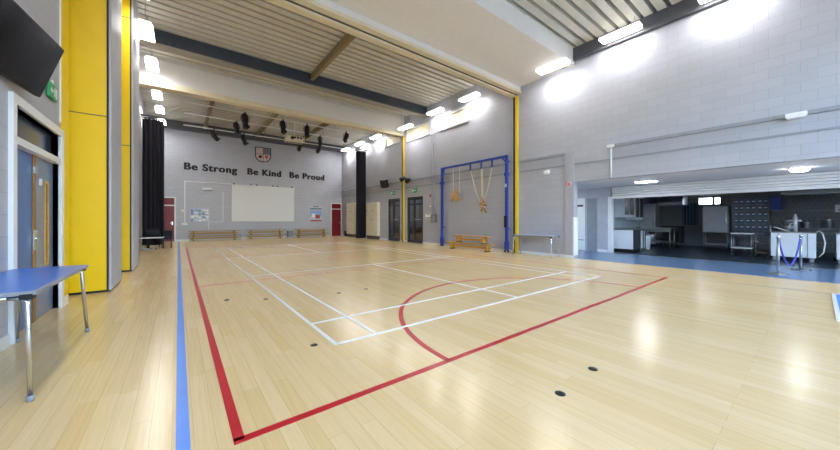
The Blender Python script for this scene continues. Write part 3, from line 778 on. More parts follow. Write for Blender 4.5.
MB().box(7.6, 8.55, BACK-0.012, BACK, 1.1, 2.3).build('sheet', M['paper_pale'], t)
m = MB(); m.box(7.85, 8.25, BACK-0.016, BACK-0.012, 2.2, 2.25)
for k in range(8): m.box(7.64+k*0.11, 7.72+k*0.11, BACK-0.016, BACK-0.012, 2.02, 2.12)
m.build('heading', M['paper_dark'], t)
MB().box(7.64, 8.5, BACK-0.016, BACK-0.012, 1.5, 1.95).build('picture', M['paper_blue'], t)
MB().box(7.75, 8.0, BACK-0.02, BACK-0.016, 1.42, 1.72).build('picture', M['paper'], t)
MB().box(8.02, 8.35, BACK-0.02, BACK-0.016, 1.36, 1.62).build('picture', M['paper_red'], t)
MB().box(7.64, 8.5, BACK-0.016, BACK-0.012, 1.14, 1.24).build('footer', M['paper_red'], t)

# ---- benches
def bench_parts(t, cx, cy, z0, L, along, m1, w=0.24):
    def B(u0, u1, v0, v1, a, b):
        return MB().box(cx+u0, cx+u1, cy+v0, cy+v1, z0+a, z0+b) if along == 'X' else MB().box(cx+v0, cx+v1, cy+u0, cy+u1, z0+a, z0+b)
    B(-L/2, L/2, -w/2, w/2, 0.265, 0.3).build('seat', m1, t, 0.008)
    B(-L/2+0.1, L/2-0.1, -0.02, 0.02, 0.1, 0.19).build('rail', m1, t, 0.005)
    for s in (-1, 1):
        c = s*(L/2-0.28)
        lg = B(c-0.04, c+0.04, -w/2+0.01, w/2-0.01, 0.02, 0.265).build('leg', m1, t, 0.01)
        B(c-0.05, c+0.05, -w/2-0.01, w/2+0.01, 0.0, 0.03).build('foot', M['black'], lg, 0.004, 'black rubber foot')
    B(L/2, L/2+0.06, -0.05, 0.05, 0.25, 0.28).build('hook', M['black_metal'], t)
def bench(label, cx, cy, z0, L, along, m1, grp=None):
    t = thing('gym_bench', label, 'bench', (cx, cy, z0), grp); bench_parts(t, cx, cy, z0, L, along, m1); return t
for (a, b), nm in (((0.42, 3.1), 'below the cluster of notices'), ((3.42, 5.8), 'below the projection screen'), ((6.46, 8.85), 'beside the right red door')):
    bench('gym bench by the end wall, lower in the stack %s' % nm, (a+b)/2, 22.66, 0, b-a, 'X', M['bench_wood'], 'benches along the end wall')
    bench('gym bench by the end wall, upper in the stack %s' % nm, (a+b)/2, 22.66, 0.3, b-a-0.06, 'X', M['bench_wood'], 'benches along the end wall')
bench('long pine gym bench under the climbing frame, lower and longer of two', 9.45, 8.85, 0, 2.5, 'Y', M['wood'], 'benches at the climbing frame')
bench('short pine gym bench stacked on the longer one at the climbing frame', 9.47, 8.75, 0.3, 1.95, 'Y', M['wood'], 'benches at the climbing frame')
def crate(label, x0, x1, h, mm):
    t = thing('storage_crate', label, 'crate', ((x0+x1)/2, 22.65, 0))
    m = MB(); m.box(x0, x1, 22.48, 22.5, 0.05, h).box(x0, x1, 22.8, 22.82, 0.05, h).box(x0, x0+0.02, 22.5, 22.8, 0.05, h).box(x1-0.02, x1, 22.5, 22.8, 0.05, h)
    m.build('side_walls', mm, t)
    MB().box(x0+0.01, x1-0.01, 22.49, 22.81, 0, 0.08).build('base', M['white'], t, label='white base')
    MB().box(x0-0.015, x1+0.015, 22.465, 22.835, h, h+0.03).build('lid', mm, t, 0.005)
crate('grey crate with white base between the middle and right bench stacks', 5.98, 6.3, 0.46, M['crate_grey'])
crate('low pale box between the left and middle bench stacks', 3.14, 3.38, 0.12, M['white'])

# ---- lighting bars, stage lights, projector
for y, l in ((16.3, 'long pale lighting bar over the stage, nearest of three'), (18.0, 'long pale lighting bar over the stage, middle of three'), (20.3, 'long pale lighting bar over the stage, farthest of three')):
    t = thing('lighting_bar', l, 'lighting bar', (4.9, y, 6.2), 'stage lighting bars')
    MB().tube((0.2, y, 6.2), (9.4, y, 6.2), 0.025).build('tube', M['white'], t)
    for x in (1.25, 4.05, 6.75): MB().tube((x, y, 6.2), (x, y, 6.7), 0.012, 8).build('drop_rod', M['dull_steel'], t)
def stage_light(label, x, y, z, yaw, pitch, s=1.0):
    t = thing('stage_light', label, 'stage light', (x, y, z-0.5*s), 'stage lights on the bars')
    c = Vector((x, y, z-0.30*s))
    MB().box(x-0.03, x+0.03, y-0.035, y+0.035, z-0.06, z+0.035).build('clamp', M['black_metal'], t, 0.006)
    h = Vector((math.cos(yaw), math.sin(yaw), 0)); d = (h*math.cos(pitch) - Z*math.sin(pitch)).normalized(); sx = d.cross(Z).normalized(); up = sx.cross(d).normalized()
    yk = MB(); w = 0.14*s
    yk.path([c+sx*w, c+sx*w+Z*0.17*s, c+Z*0.24*s, c-sx*w+Z*0.17*s, c-sx*w], 0.012, 6); yk.build('yoke', M['black_metal'], t)
    b = MB(); b.path([c-d*0.28*s, c-d*0.22*s, c+d*0.02, c+d*0.10*s, c+d*0.27*s], [0.07*s, 0.11*s, 0.115*s, 0.095*s, 0.10*s], 14); bd = b.build('lamp_body', M['black'], t)
    MB().path([c+d*0.27*s, c+d*0.30*s], [0.098*s, 0.09*s], 14).build('lens', M['screen_tv'], bd)
    MB().obox(c+d*0.27*s+up*0.13*s, d, sx, up, 0.05*s, 0.1*s, 0.004).build('barn_door', M['black_metal'], bd)
for x, y, yaw, pt, s, l in (
  (2.43, 16.3, -1.4, 1.35, 1.25, 'black stage light on the nearest bar, leftmost there, pointing straight down'),
  (4.09, 16.3, -1.5, 1.3, 1.15, 'black stage light on the nearest bar, just left of the white projector'),
  (5.26, 16.3, -1.9, 1.15, 1.15, 'black stage light on the nearest bar, just right of the white projector'),
  (7.43, 16.3, -2.3, 0.95, 1.1, 'black stage light on the nearest bar, rightmost of all, near the ceiling light'),
  (2.30, 18.0, -1.2, 1.3, 1.1, 'black stage light on the middle bar, left of the crest'),
  (6.57, 18.0, -1.8, 1.15, 1.0, 'black stage light on the middle bar, right of the crest'),
  (1.53, 20.3, -0.5, 0.95, 1.1, 'black stage light on the farthest bar, leftmost of all, above Be Strong'),
  (2.97, 20.3, -1.0, 1.2, 1.1, 'black stage light on the farthest bar, left of the crest'),
  (6.11, 20.3, -2.2, 0.9, 1.05, 'black stage light on the farthest bar, below the white projector'),
  (7.34, 20.3, -2.4, 0.8, 1.05, 'black stage light on the farthest bar, above Be Proud')):
    stage_light(l, x, y, 6.2, yaw, pt, s)
t = thing('ceiling_projector', 'cream projector in a ceiling cage over the stage', 'projector', (5.4, 19.0, 5.85))
MB().box(4.95, 5.85, 18.72, 19.28, 5.88, 6.14).build('case', M['projector'], t, 0.03)
MB().tube((5.2, 18.73, 6.0), (5.2, 18.64, 6.0), 0.09, 16).build('lens', M['black'], t)
m = MB()
for x in (4.92, 5.88):
    for y in (18.69, 19.31): m.tube((x, y, 5.84), (x, y, 6.4), 0.012, 6)
for z in (5.84, 6.4):
    for a, b in (((4.92, 18.69), (5.88, 18.69)), ((5.88, 18.69), (5.88, 19.31)), ((5.88, 19.31), (4.92, 19.31)), ((4.92, 19.31), (4.92, 18.69))): m.tube((*a, z), (*b, z), 0.012, 6)
m.build('cage', M['projector'], t)
m = MB()
for k in range(3): m.box(5.3+k*0.17, 5.42+k*0.17, 18.71, 18.725, 6.0, 6.1)
m.build('vent', M['black'], t)
MB().tube((5.4, 19.0, 6.14), (5.4, 19.0, 6.95), 0.03, 10).build('drop_pole', M['white'], t)

# ---- stage curtains
def curtain(label, x0, x1, y, z0, z1, folds, amp):
    n = folds*10
    pf, pb = [], []
    for k in range(n+1):
        u = k/n; x = x0+(x1-x0)*u
        w = amp*math.sin(u*folds*2*PI)*(0.8+0.2*math.sin(7*u+1))
        pf.append((x, y-0.05+w)); pb.append((x, y+0.0+w))
    t = thing('stage_curtain', label, 'curtain', ((x0+x1)/2, y, z0))
    MB().prism(pf+pb[::-1], (0,0,z0), X, Y, Z, z1-z0).build('cloth', M['curtain'], t)
    MB().tube((x0-0.1, y, z1+0.05), (x1+0.1, y, z1+0.05), 0.025, 10).build('track', M['black_metal'], t)
    m = MB()
    for k in range(folds+1):
        x = x0+(x1-x0)*k/folds; m.box(x-0.012, x+0.012, y-0.012, y+0.012, z1-0.01, z1+0.04)
    m.build('hooks', M['steel'], t)
curtain('black stage curtain gathered at the left wall', -1.28, -0.52, 18.6, 0.1, 5.8, 5, 0.12)
curtain('black stage curtain gathered at the right wall', 9.3, 9.95, 18.8, 0.03, 5.8, 5, 0.11)
for x0, x1, y, l in ((XL, -0.42, 18.6, 'short black bracket of the left curtain track'), (9.2, XR, 18.8, 'short black bracket of the right curtain track')):
    MB().bar(((x0 if x0 < 0 else x1), y, 5.95), ((x1 if x0 < 0 else x0), y, 5.95), 0.04, 0.06).solo('curtain_bracket', M['black_metal'], l, 'bracket')

# ---- black furniture by the left curtain
t = thing('pedestal_table', 'low pale edged pedestal table in front of the left curtain', 'table', (-0.98, 17.0, 0))
MB().box(-1.3, -0.5, 16.6, 17.4, 0.5, 0.53).build('tabletop', M['black'], t, 0.006)
m = MB(); m.box(-1.305, -0.495, 16.59, 16.6, 0.495, 0.535).box(-0.5, -0.49, 16.6, 17.4, 0.495, 0.535); m.build('edge_band', M['white'], t, label='white edge band')
MB().tube((-0.98, 17, 0.06), (-0.98, 17, 0.5), 0.04, 14).build('pedestal', M['black_metal'], t)
for a in range(4):
    ang = PI/4+a*PI/2
    MB().bar((-0.98, 17, 0.05), (-0.98+0.36*math.cos(ang), 17+0.36*math.sin(ang), 0.03), 0.05, 0.04).build('foot', M['chrome'], t, 0.008)
def black_chair(label, x, y, rz):
    t = thing('black_chair', label, 'chair', (0,0,0))
    MB().box(-0.24, 0.24, -0.24, 0.24, 0.42, 0.5).build('seat', M['curtain'], t, 0.03)
    m = MB(); m.path([(-0.23, 0.24, 0.62), (-0.2, 0.26, 0.8), (0, 0.27, 0.86), (0.2, 0.26, 0.8), (0.23, 0.24, 0.62)], 0.02, 8)
    m.build('back_frame', M['black_metal'], t)
    MB().obox((0, 0.255, 0.68), X, Y, Z, 0.21, 0.02, 0.13).build('backrest', M['curtain'], t, 0.015)
    for sx in (-1, 1):
        for sy in (-1, 1):
            MB().tube((sx*0.21, sy*0.21, 0.42), (sx*0.23, sy*0.24, 0.0), 0.012, 8).build('leg', M['black_metal'], t)
        MB().tube((sx*0.22, 0.22, 0.44), (sx*0.22, 0.25, 0.64), 0.012, 8).build('back_post', M['black_metal'], t)
    t.location = (x, y, 0); t.rotation_euler = (0, 0, rz)
    return t
black_chair('black upholstered chair behind the pale edged pedestal table', -0.85, 18.0, 0.2)
t = thing('low_bench', 'low black upholstered bench in front of the left red door', 'bench', (-0.45, 17.75, 0))
MB().box(-0.78+0.22, -0.22, 17.6, 18.1, 0.38, 0.5).build('seat', M['curtain'], t, 0.03)
MB().box(-0.56, -0.22, 18.1, 18.2, 0.4, 0.78).build('backrest', M['curtain'], t, 0.03)
for x in (-0.53, -0.26):
    for y in (17.64, 18.06): MB().box(x-0.02, x+0.02, y-0.02, y+0.02, 0, 0.38).build('leg', M['black_metal'], t)

# ================================================================== RIGHT WALL
# climbing frame
t = thing('climbing_apparatus', 'blue steel climbing frame folded against the right wall', 'climbing frame', (9.93, 9.15, 0))
for y, nm in ((11.02, 'far'), (7.33, 'near')):
    p = MB().box(9.87, 9.97, y-0.05, y+0.05, 0.08, 3.72).build('post', M['frame_blue'], t, 0.008)
    MB().box(9.85, 9.99, y-0.07, y+0.07, 0.12, 0.42).build('foot_housing', M['frame_blue'], p, 0.01)
    for s in (-0.07, 0.07):
        MB().tube((9.92, y+s-0.02, 0.05), (9.92, y+s+0.02, 0.05), 0.05, 14).build('castor', M['black'], p)
    MB().box(9.84, 10.0, y-0.065, y+0.065, 2.92, 3.06).build('bracket', M['frame_blue'], p, 0.006)
    MB().bar((9.97, y, 3.5), (XR, y, 3.5), 0.05, 0.05).build('wall_arm', M['frame_blue'], p)
    MB().bar((9.97, y, 0.9), (XR, y, 0.9), 0.05, 0.05).build('wall_arm', M['frame_blue'], p)
MB().box(9.83, 9.87, 7.27, 7.39, 0.95, 1.4).build('latch', M['black_metal'], t)
MB().box(9.85, 9.875, 7.3, 7.36, 2.5, 2.62).build('sticker', M['white'], t, label='white sticker on the near post')
MB().box(9.88, 9.96, 7.28, 11.07, 3.64, 3.73).build('top_beam', M['frame_blue'], t, 0.008)
for y, s in ((11.02, -1), (7.33, 1)):
    MB().bar((9.92, y, 3.45), (9.92, y+s*0.22, 3.66), 0.05, 0.05).build('corner_brace', M['frame_blue'], t)
for y in (9.19, 8.58, 8.02):
    MB().bar((9.92, y, 3.66), (9.92, y+0.02, 3.36), 0.05, 0.06).build('rope_hook', M['frame_blue'], t, 0.006)
# hanging apparatus
t = thing('rope_ladder', 'pale rope ladder with bundled wooden rungs, left inside the climbing frame', 'rope ladder', (9.92, 10.0, 2.1))
for y in (9.86, 10.26): MB().path([(9.92, y, 3.64), (9.92, y, 3.1), (9.92, y, 2.4)], 0.014, 8).build('rope', M['rope'], t)
for z in (2.56, 2.46): MB().tube((9.92, 9.8, z), (9.92, 10.32, z), 0.016, 10).build('rung', M['wood'], t)
rr = random.Random(5)
for k in range(7):
    a = rr.uniform(-0.9, 0.9); c = Vector((9.9+rr.uniform(-0.05,0.02), 10.08+rr.uniform(-0.12,0.12), 2.26+rr.uniform(-0.09,0.09)))
    d = Vector((0, math.cos(a), math.sin(a)))*rr.uniform(0.2,0.32); MB().tube(c-d, c+d, 0.022, 10).build('rung', M['wood'], t)
t = thing('climbing_rope', 'bundled pale climbing ropes with wooden rungs, right inside the climbing frame', 'climbing rope', (9.92, 8.55, 1.6))
for y0, y1, z0 in ((9.19, 8.66, 3.36), (8.6, 8.56, 3.36), (8.02, 8.48, 3.36), (8.54, 8.5, 3.36)):
    MB().path([(9.92, y0, z0), (9.92, y0+(y1-y0)*0.55, z0-0.9), (9.91, y1, 2.0), (9.9, y1, 1.9)], 0.016, 8).build('rope', M['rope'], t)
for k in range(7):
    a = rr.uniform(0.2, 1.6); c = Vector((9.9, 8.52+rr.uniform(-0.1,0.1), 1.86+rr.uniform(-0.18,0.16)))
    d = Vector((rr.uniform(-.2,.2), math.cos(a), math.sin(a))).normalized()*rr.uniform(0.1,0.2); MB().tube(c-d, c+d, 0.028, 10).build('rung', M['wood' if k % 2 else 'wood_dark'], t)
m = MB()
pts = [(9.9+0.05*math.sin(k*1.3), 8.5+0.11*math.cos(k*0.9), 1.98-0.02*k) for k in range(18)]
m.path(pts, 0.016, 6); m.build('rope_coil', M['rope'], t)
# folding tables
def side_table(label, topm, x0, x1, y0, y1, h, spread, cat_grp=None):
    t = thing('folding_table', label, 'table', ((x0+x1)/2, (y0+y1)/2, 0))
    MB().box(x0, x1, y0, y1, h-0.022, h).build('tabletop', topm, t, 0.004)
    m = MB(); e = 0.006
    m.box(x0-e, x1+e, y0-e, y0, h-0.03, h-0.001).box(x0-e, x1+e, y1, y1+e, h-0.03, h-0.001).box(x0-e, x0, y0, y1, h-0.03, h-0.001).box(x1, x1+e, y0, y1, h-0.03, h-0.001)
    m.build('edge_band', M['grey_edge'], t)
    xi0, xi1, yi0, yi1 = x0+0.04, x1-0.04, y0+0.03, y1-0.03
    m = MB()
    for x in (xi0, xi1): m.box(x-0.012, x+0.012, yi0, yi1, h-0.055, h-0.023)
    m.build('under_frame', M['grey_edge'], t)
    for y, s in ((yi0, -1), (yi1, 1)):
        MB().tube((xi0, y, h-0.045), (xi1, y, h-0.045), 0.015, 10).build('leg_crossbar', M['chrome'], t)
        for x, q in ((xi0, -1), (xi1, 1)):
            lg = MB().path([(x-q*0.09, y, h-0.045), (x-q*0.03, y+s*0.003, h-0.05), (x, y+s*0.01, h-0.08), (x+q*spread*0.4, y+s*spread, 0.012)], [0.016,0.016,0.016,0.014], 12).build('leg', M['chrome'], t)
            MB().tube((x+q*spread*0.4, y+s*spread, 0.0), (x+q*spread*0.4, y+s*spread, 0.04), 0.018, 12).build('leg_tip', M['grey_edge'], lg)
            MB().box(x-0.03, x+0.03, y-0.04, y+0.04, h-0.06, h-0.022).build('leg_bracket', M['black'], lg)
    return t
side_table('blue topped folding table with chrome legs at the left edge', M['blue_top'], -1.25-0.05, -0.79, 3.36, 4.94, 0.75, 0.075)
side_table('pale blue grey folding table along the right wall', M['pale_blue_top'], 9.5, 10.02, 5.3, 6.75, 0.72, 0.04)
# cupboards by the right curtain
def cupboard(label, y0, y1, h):
    t = thing('tall_cupboard', label, 'cupboard', (10.0, (y0+y1)/2, 0), 'cream cupboards by the stage')
    MB().box(9.93, XR-0.001, y0, y1, 0.22, h).build('carcass', M['cream'], t, 0.006)
    MB().box(9.96, XR-0.001, y0+0.02, y1-0.02, 0, 0.22).build('plinth', M['groove'], t, label='dark plinth')
    ymid = (y0+y1)/2
    for a, b in ((y0+0.02, ymid-0.004), (ymid+0.004, y1-0.02)):
        d = MB().box(9.91, 9.93, a, b, 0.25, h-0.03).build('door', M['cream'], t, 0.003)
        MB().box(9.895, 9.91, (ymid-0.1 if b < ymid else ymid+0.07), (ymid-0.07 if b < ymid else ymid+0.1), 1.2, 1.34).build('handle', M['dull_steel'], d)
        MB().box(9.9, 9.91, b-0.14, b-0.07, 1.82, 1.9).build('lock_plate', M['black_metal'], d)
cupboard('tall cream cupboard against the right wall, nearer side of the black curtain', 17.1, 18.6, 2.38)
cupboard('tall cream cupboard against the right wall, far side of the black curtain', 20.4, 21.7, 2.5)
MB().box(9.88, 10.06, 21.8, 22.05, 0.02, 0.42).solo('storage_box', M['black'], 'small dark box on the floor by the far cream cupboard', 'box', bevel=0.01)
# speakers and spotlights
t = thing('wall_speaker', 'black loudspeaker tilted on the right wall left of the far yellow post', 'speaker', (9.9, 15.95, 3.2))
a, b, c = Vector((-0.86, -0.35, -0.35)).normalized(), None, None
b = a.cross(Z).normalized(); c = b.cross(a).normalized(); cc = Vector((9.72, 15.95, 3.42))
MB().obox(cc, a, b, c, 0.16, 0.19, 0.24).build('cabinet', M['black'], t, 0.02)
MB().obox(cc+a*0.165, a, b, c, 0.006, 0.17, 0.22).build('grille', M['black_metal'], t)
MB().bar(cc-a*0.14+c*0.12, (XR, 15.95, 3.72), 0.03, 0.03).build('bracket', M['black_metal'], t)
def spot(label, y, z, dy):
    t = thing('wall_spotlight', label, 'spotlight', (9.9, y, z-0.15), 'spotlights by the far yellow post')
    MB().box(XR-0.04, XR, y-0.05, y+0.05, z-0.06, z+0.06).build('mount', M['black_metal'], t)
    MB().tube((XR-0.04, y, z), (9.9, y, z), 0.02, 8).build('arm', M['black_metal'], t)
    MB().path([(9.98, y-dy*0.6, z+0.06), (9.88, y, z), (9.72, y+dy*0.8, z-0.1)], [0.08,0.11,0.12], 14).build('lamp_body', M['black'], t)
spot('black wall spotlight touching the far yellow post on its right', 14.2, 3.55, 0.1)
spot('black wall spotlight second right of the far yellow post', 13.75, 3.42, -0.15)
# exit signs
def exit_sign(label, x, y, z, rot):
    t = thing('exit_sign', label, 'exit sign', (0,0,0), None)
    MB().box(-0.2, 0.2, -0.015, 0.015, 0, 0.24).build('panel', M['green'], t, 0.004)
    for s in (-1, 1):
        f = s*0.016
        m = MB()
        m.prism([(-0.15,0.12),(-0.09,0.18),(-0.09,0.14),(-0.01,0.14),(-0.01,0.10),(-0.09,0.10),(-0.09,0.06)], (0, f, 0), X, Z, Y*s, 0.002)
        m.box(0.10, 0.175, f, f+s*0.002, 0.04, 0.2)
        m.build('arrow', M['white'], t)
        m = MB(); 
        m.prism([(0.05+0.014*math.cos(a*PI/4), 0.19+0.014*math.sin(a*PI/4)) for a in range(8)], (0, f, 0), X, Z, Y*s, 0.002)
        m.bar((0.045, f+s*.001, 0.17), (0.055, f+s*.001, 0.11), 0.002, 0.03, (1,0,0.2)).bar((0.055, f+s*.001, 0.11), (0.09, f+s*.001, 0.06), 0.002, 0.016, (1,0,0.6)).bar((0.05, f+s*.001, 0.11), (0.02, f+s*.001, 0.05), 0.002, 0.016, (1,0,-0.6)).bar((0.045, f+s*.001, 0.16), (0.085, f+s*.001, 0.14), 0.002, 0.012)
        m.build('running_figure', M['white'], t)
    MB().box(-0.02, 0.02, -0.012, 0.012, 0.24, 0.3).build('hanger', M['white'], t)
    t.location = (x, y, z); t.rotation_euler = (0, 0, rot)
    return t
exit_sign('green exit sign on the right wall over the door left of the yellow post', XR-0.03, 15.55, 2.72, PI/2)
exit_sign('green exit sign on the right wall over the door right of the yellow post', XR-0.03, 13.4, 2.72, PI/2)
ex = exit_sign('green exit sign on the left wall, partly behind the television', XL+0.03, 6.14, 2.82, PI/2); ex.scale = (0.8, 0.8, 0.8)
# trunking to the control box
t = thing('cable_trunking', 'pair of grey vertical trunking pipes ending in a switch box', 'trunking', (XR-0.04, 11.8, 1.1))
for y in (11.72, 11.92): MB().box(XR-0.05, XR, y-0.035, y+0.035, 1.5, 5.55).build('pipe', M['grey'], t)
MB().box(XR-0.1, XR, 11.6, 11.98, 1.12, 1.52).build('switch_box', M['dull_steel'], t, 0.008)
MB().box(XR-0.11, XR-0.1, 11.66, 11.9, 1.2, 1.44).build('box_cover', M['grey_edge'], t)
t = thing('wall_notice', 'small white notice with dark lines left of the switch box', 'notice', (XR-0.01, 12.3, 1.35))
MB().box(XR-0.012, XR, 12.05, 12.5, 1.33, 1.58).build('sheet', M['paper'], t)
MB().box(XR-0.015, XR-0.012, 12.08, 12.46, 1.53, 1.56).box(XR-0.015, XR-0.012, 12.08, 12.46, 1.35, 1.38).build('border_line', M['paper_dark'], t)
def call_point(label, y, z):
    t = thing('fire_call_point', label, 'call point', (XR-0.03, y, z-0.06))
    MB().box(XR-0.05, XR, y-0.06, y+0.06, z-0.06, z+0.06).build('housing', M['red'], t, 0.006)
    MB().box(XR-0.054, XR-0.05, y-0.035, y+0.035, z-0.035, z+0.035).build('break_glass', M['paper'], t)
call_point('red fire call point on the wall beside the switch box', 12.12-0.08, 1.24)
t = thing('door_switch', 'small red and white wall switch above the notice', 'switch', (XR-0.02, 12.1, 2.3))
MB().box(XR-0.03, XR, 12.04, 12.14, 2.42, 2.54).build('plate', M['red'], t, 0.005)
MB().box(XR-0.03, XR, 12.04, 12.14, 1.9, 1.98).build('button', M['white'], t)
# alarm bell, sensor, wall lamps
t = thing('alarm_bell', 'round red and white alarm sounder on the pilaster', 'alarm', (XR-0.08, 5.0, 2.3))
def disc_x(m, x0, x1, y, z, r, n=24): return m.tube((x0, y, z), (x1, y, z), r, n)
disc_x(MB(), XR-0.035, XR-0.06, 5.0, 2.41, 0.08).build('base_ring', M['white'], t)
disc_x(MB(), XR-0.06, XR-0.10, 5.0, 2.41, 0.06).build('bell', M['red'], t)
disc_x(MB(), XR-0.10, XR-0.115, 5.0, 2.41, 0.025).build('boss', M['white'], t)
t = thing('motion_sensor', 'small white sensor lamp on the right wall above the folding table', 'sensor', (XR-0.08, 5.75, 2.8))
MB().box(XR-0.03, XR, 5.68, 5.82, 2.86, 2.98).build('mount', M['white'], t, 0.008)
MB().obox((XR-0.09, 5.75, 2.88), Vector((0.9,0,0.43)).normalized(), Y, Vector((-0.43,0,0.9)).normalized(), 0.06, 0.08, 0.05).build('head', M['white'], t, 0.012)
t = thing('wall_emergency_light', 'small white light box on the conduit above the kitchen hatch', 'emergency light', (XR-0.1, 0.27, 3.33))
MB().box(XR-0.16, XR, 0.13, 0.42, 3.36, 3.44).build('housing', M['white'], t, 0.01)
MB().box(XR-0.13, XR-0.02, 0.42, 0.5, 3.37, 3.43).build('end_cap', M['grey_edge'], t)
MB().box(XR-0.15, XR-0.02, 0.15, 0.4, 3.335, 3.36).build('lens', M['paper'], t)
t = thing('cable_conduit', 'white conduit dropping from the trunking to the lobby lintel', 'conduit', (XR-0.03, 3.75, 2.5))
MB().tube((XR-0.03, 3.75, 2.5), (XR-0.03, 3.75, 3.4), 0.022, 10).build('pipe', M['white'], t)
MB().box(XR-0.09, XR, 3.65, 3.85, 3.38, 3.46).build('junction_box', M['white'], t, 0.008)
t = thing('cable_conduit', 'short grey conduit high on the right wall above the pilaster', 'conduit', (XR-0.03, 5.0, 3.42))
MB().box(XR-0.05, XR, 4.9, 6.85, 3.42, 3.45).build('pipe', M['grey'], t)

# ================================================================== LEFT WALL
al = math.radians(7.1); tl = math.radians(18)
Ld = Vector((math.sin(al), math.cos(al), 0)); nh = Vector((math.cos(al), -math.sin(al), 0))
N = nh*math.cos(tl) - Z*math.sin(tl); U = Z*math.cos(tl) + nh*math.sin(tl)
A = Vector((-1.01, 5.22, 3.15)); tw, th = 1.06, 0.6
cen = A - Ld*tw/2 - U*th/2
t = thing('wall_television', 'black flat television tilted down from the left wall', 'television', (XL, cen.y, cen.z))
MB().obox(cen-N*0.03, Ld, U, N, tw/2, th/2, 0.028).build('bezel', M['black'], t, 0.006)
MB().obox(cen+N*0.0, Ld, U, N, tw/2-0.014, th/2-0.014, 0.003).build('display', M['screen_tv'], t)
MB().obox(cen-N*0.075, Ld, U, N, 0.3, 0.18, 0.02).build('rear_shell', M['black_metal'], t)
MB().bar(cen-N*0.09+U*0.1, (XL, cen.y, cen.z+0.12), 0.05, 0.05).bar(cen-N*0.09-U*0.1, (XL, cen.y, cen.z-0.05), 0.05, 0.05).build('wall_bracket', M['black_metal'], t)
MB().box(XL, XL+0.02, cen.y-0.2, cen.y+0.2, cen.z-0.2, cen.z+0.25).build('wall_plate', M['black_metal'], t)
MB().path([cen-N*0.06-U*0.25-Ld*0.2, cen-N*0.1-U*0.34-Ld*0.25, Vector((XL+0.02, cen.y-0.3, cen.z-0.3)), Vector((XL+0.02, cen.y-0.9, cen.z-0.36))], 0.008, 6).build('cable', M['white'], t, label='white cable')
t = thing('cable_trunking', 'cream vertical trunking between the door and the yellow wall end', 'trunking', (XL+0.03, 6.6, 2.6))
MB().box(XL, XL+0.02, 6.58, 6.62, 2.62, 6.3).build('cover', M['cream'], t, 0.005)

# ================================================================== KITCHEN AND LOBBY
def stanchion(label, x, y):
    t = thing('barrier_post', label, 'barrier post', (0,0,0), 'barrier posts')
    MB().lathe((0,0,0), [(0.17,0),(0.17,0.012),(0.15,0.022),(0.04,0.034),(0.03,0.05)], 28).build('base', M['steel'], t)
    MB().tube((0,0,0.04), (0,0,0.84), 0.026, 16).build('pole', M['steel'], t)
    MB().lathe((0,0,0.83), [(0.03,0),(0.034,0.01),(0.034,0.045),(0.026,0.05)], 18).build('cap', M['chrome'], t)
    MB().path([(0.03,0,0.78),(0.055,0,0.785),(0.06,0,0.8)], 0.006, 6).build('hook', M['chrome'], t)
    t.location = (x, y, 0); return t
a = stanchion('steel barrier post on the blue floor, nearer and left of the pair', 10.85, 0.56)
dup(a, (12.15, 0.26, 0), 'steel barrier post on the blue floor, farther and right of the pair')
m = MB(); p0, p1 = Vector((10.9, 0.55, 0.79)), Vector((12.1, 0.27, 0.79)); pts = []
for k in range(21):
    u = k/20; p = p0.lerp(p1, u); p.z -= 0.62*(1-(2*u-1)**2)**0.9 if 0 < u < 1 else 0; pts.append(p)
t = thing('barrier_rope', 'blue barrier rope sagging between the two steel posts', 'rope', (11.5, 0.41, 0.15))
MB().path(pts, 0.016, 10).build('cord', M['rope_blue'], t)
for p in (p0, p1): MB().lathe(p-Z*0.03, [(0.02,0),(0.022,0.03),(0.016,0.045)], 12).build('end_cap', M['chrome'], t)

# mobile servery counters
def counter(label, x0, x1, y0, y1, h):
    t = thing('servery_counter', label, 'counter', ((x0+x1)/2, (y0+y1)/2, 0))
    MB().box(x0, x1, y0, y1, 0.13, h-0.03).build('body', M['counter_white'], t, 0.01)
    MB().box(x0-0.02, x1+0.02, y0-0.02, y1+0.02, h-0.03, h).build('worktop', M['steel'], t, 0.004)
    for s in (0.18, 0.82): MB().box(x0-0.012, x0, y0+(y1-y0)*s-0.01, y0+(y1-y0)*s+0.01, 0.15, h-0.05).build('panel_joint', M['grey_edge'], t)
    for x in (x0+0.08, x1-0.08):
        for y in (y0+0.08, y1-0.08):
            c = MB().tube((x-0.02, y, 0.05), (x+0.02, y, 0.05), 0.05, 14).build('castor', M['grey_edge'], t)
            MB().box(x-0.03, x+0.03, y-0.03, y+0.03, 0.06, 0.13).build('fork', M['steel'], c)
    return t
counter('white mobile servery counter behind the barrier posts', 14.5, 15.2, 0.03, 0.9, 0.88)
counter('white mobile servery counter at the right edge of the view', 14.55, 15.2, -1.4, -0.32, 0.87)
t = thing('hand_sink_tap', 'tall steel tap with cross handles standing on the counter', 'tap', (14.62, 0.42, 0.88))
MB().tube((14.62, 0.42, 0.88), (14.62, 0.42, 1.34), 0.045, 14).build('stem', M['tap'], t)
MB().tube((14.62, 0.3, 1.22), (14.62, 0.54, 1.22), 0.03, 10).tube((14.62, 0.42, 1.16), (14.62, 0.42, 1.42), 0.025, 10).build('cross_handle', M['tap'], t)
MB().path([(14.62, 0.42, 1.1), (14.5, 0.5, 1.14), (14.45, 0.54, 1.02)], 0.014, 8).build('spout', M['tap'], t)
t = thing('serving_tray', 'steel serving tray propped on the white counter', 'tray', (14.7, 0.72, 0.88))
MB().obox((14.75, 0.7, 0.955), Vector((0.2,-0.85,-0.35)).normalized(), Vector((0.97,0.2,0)).normalized(), Vector((0.05,-0.35,0.9)).normalized(), 0.18, 0.12, 0.01).build('tray_plate', M['chrome'], t, 0.004)
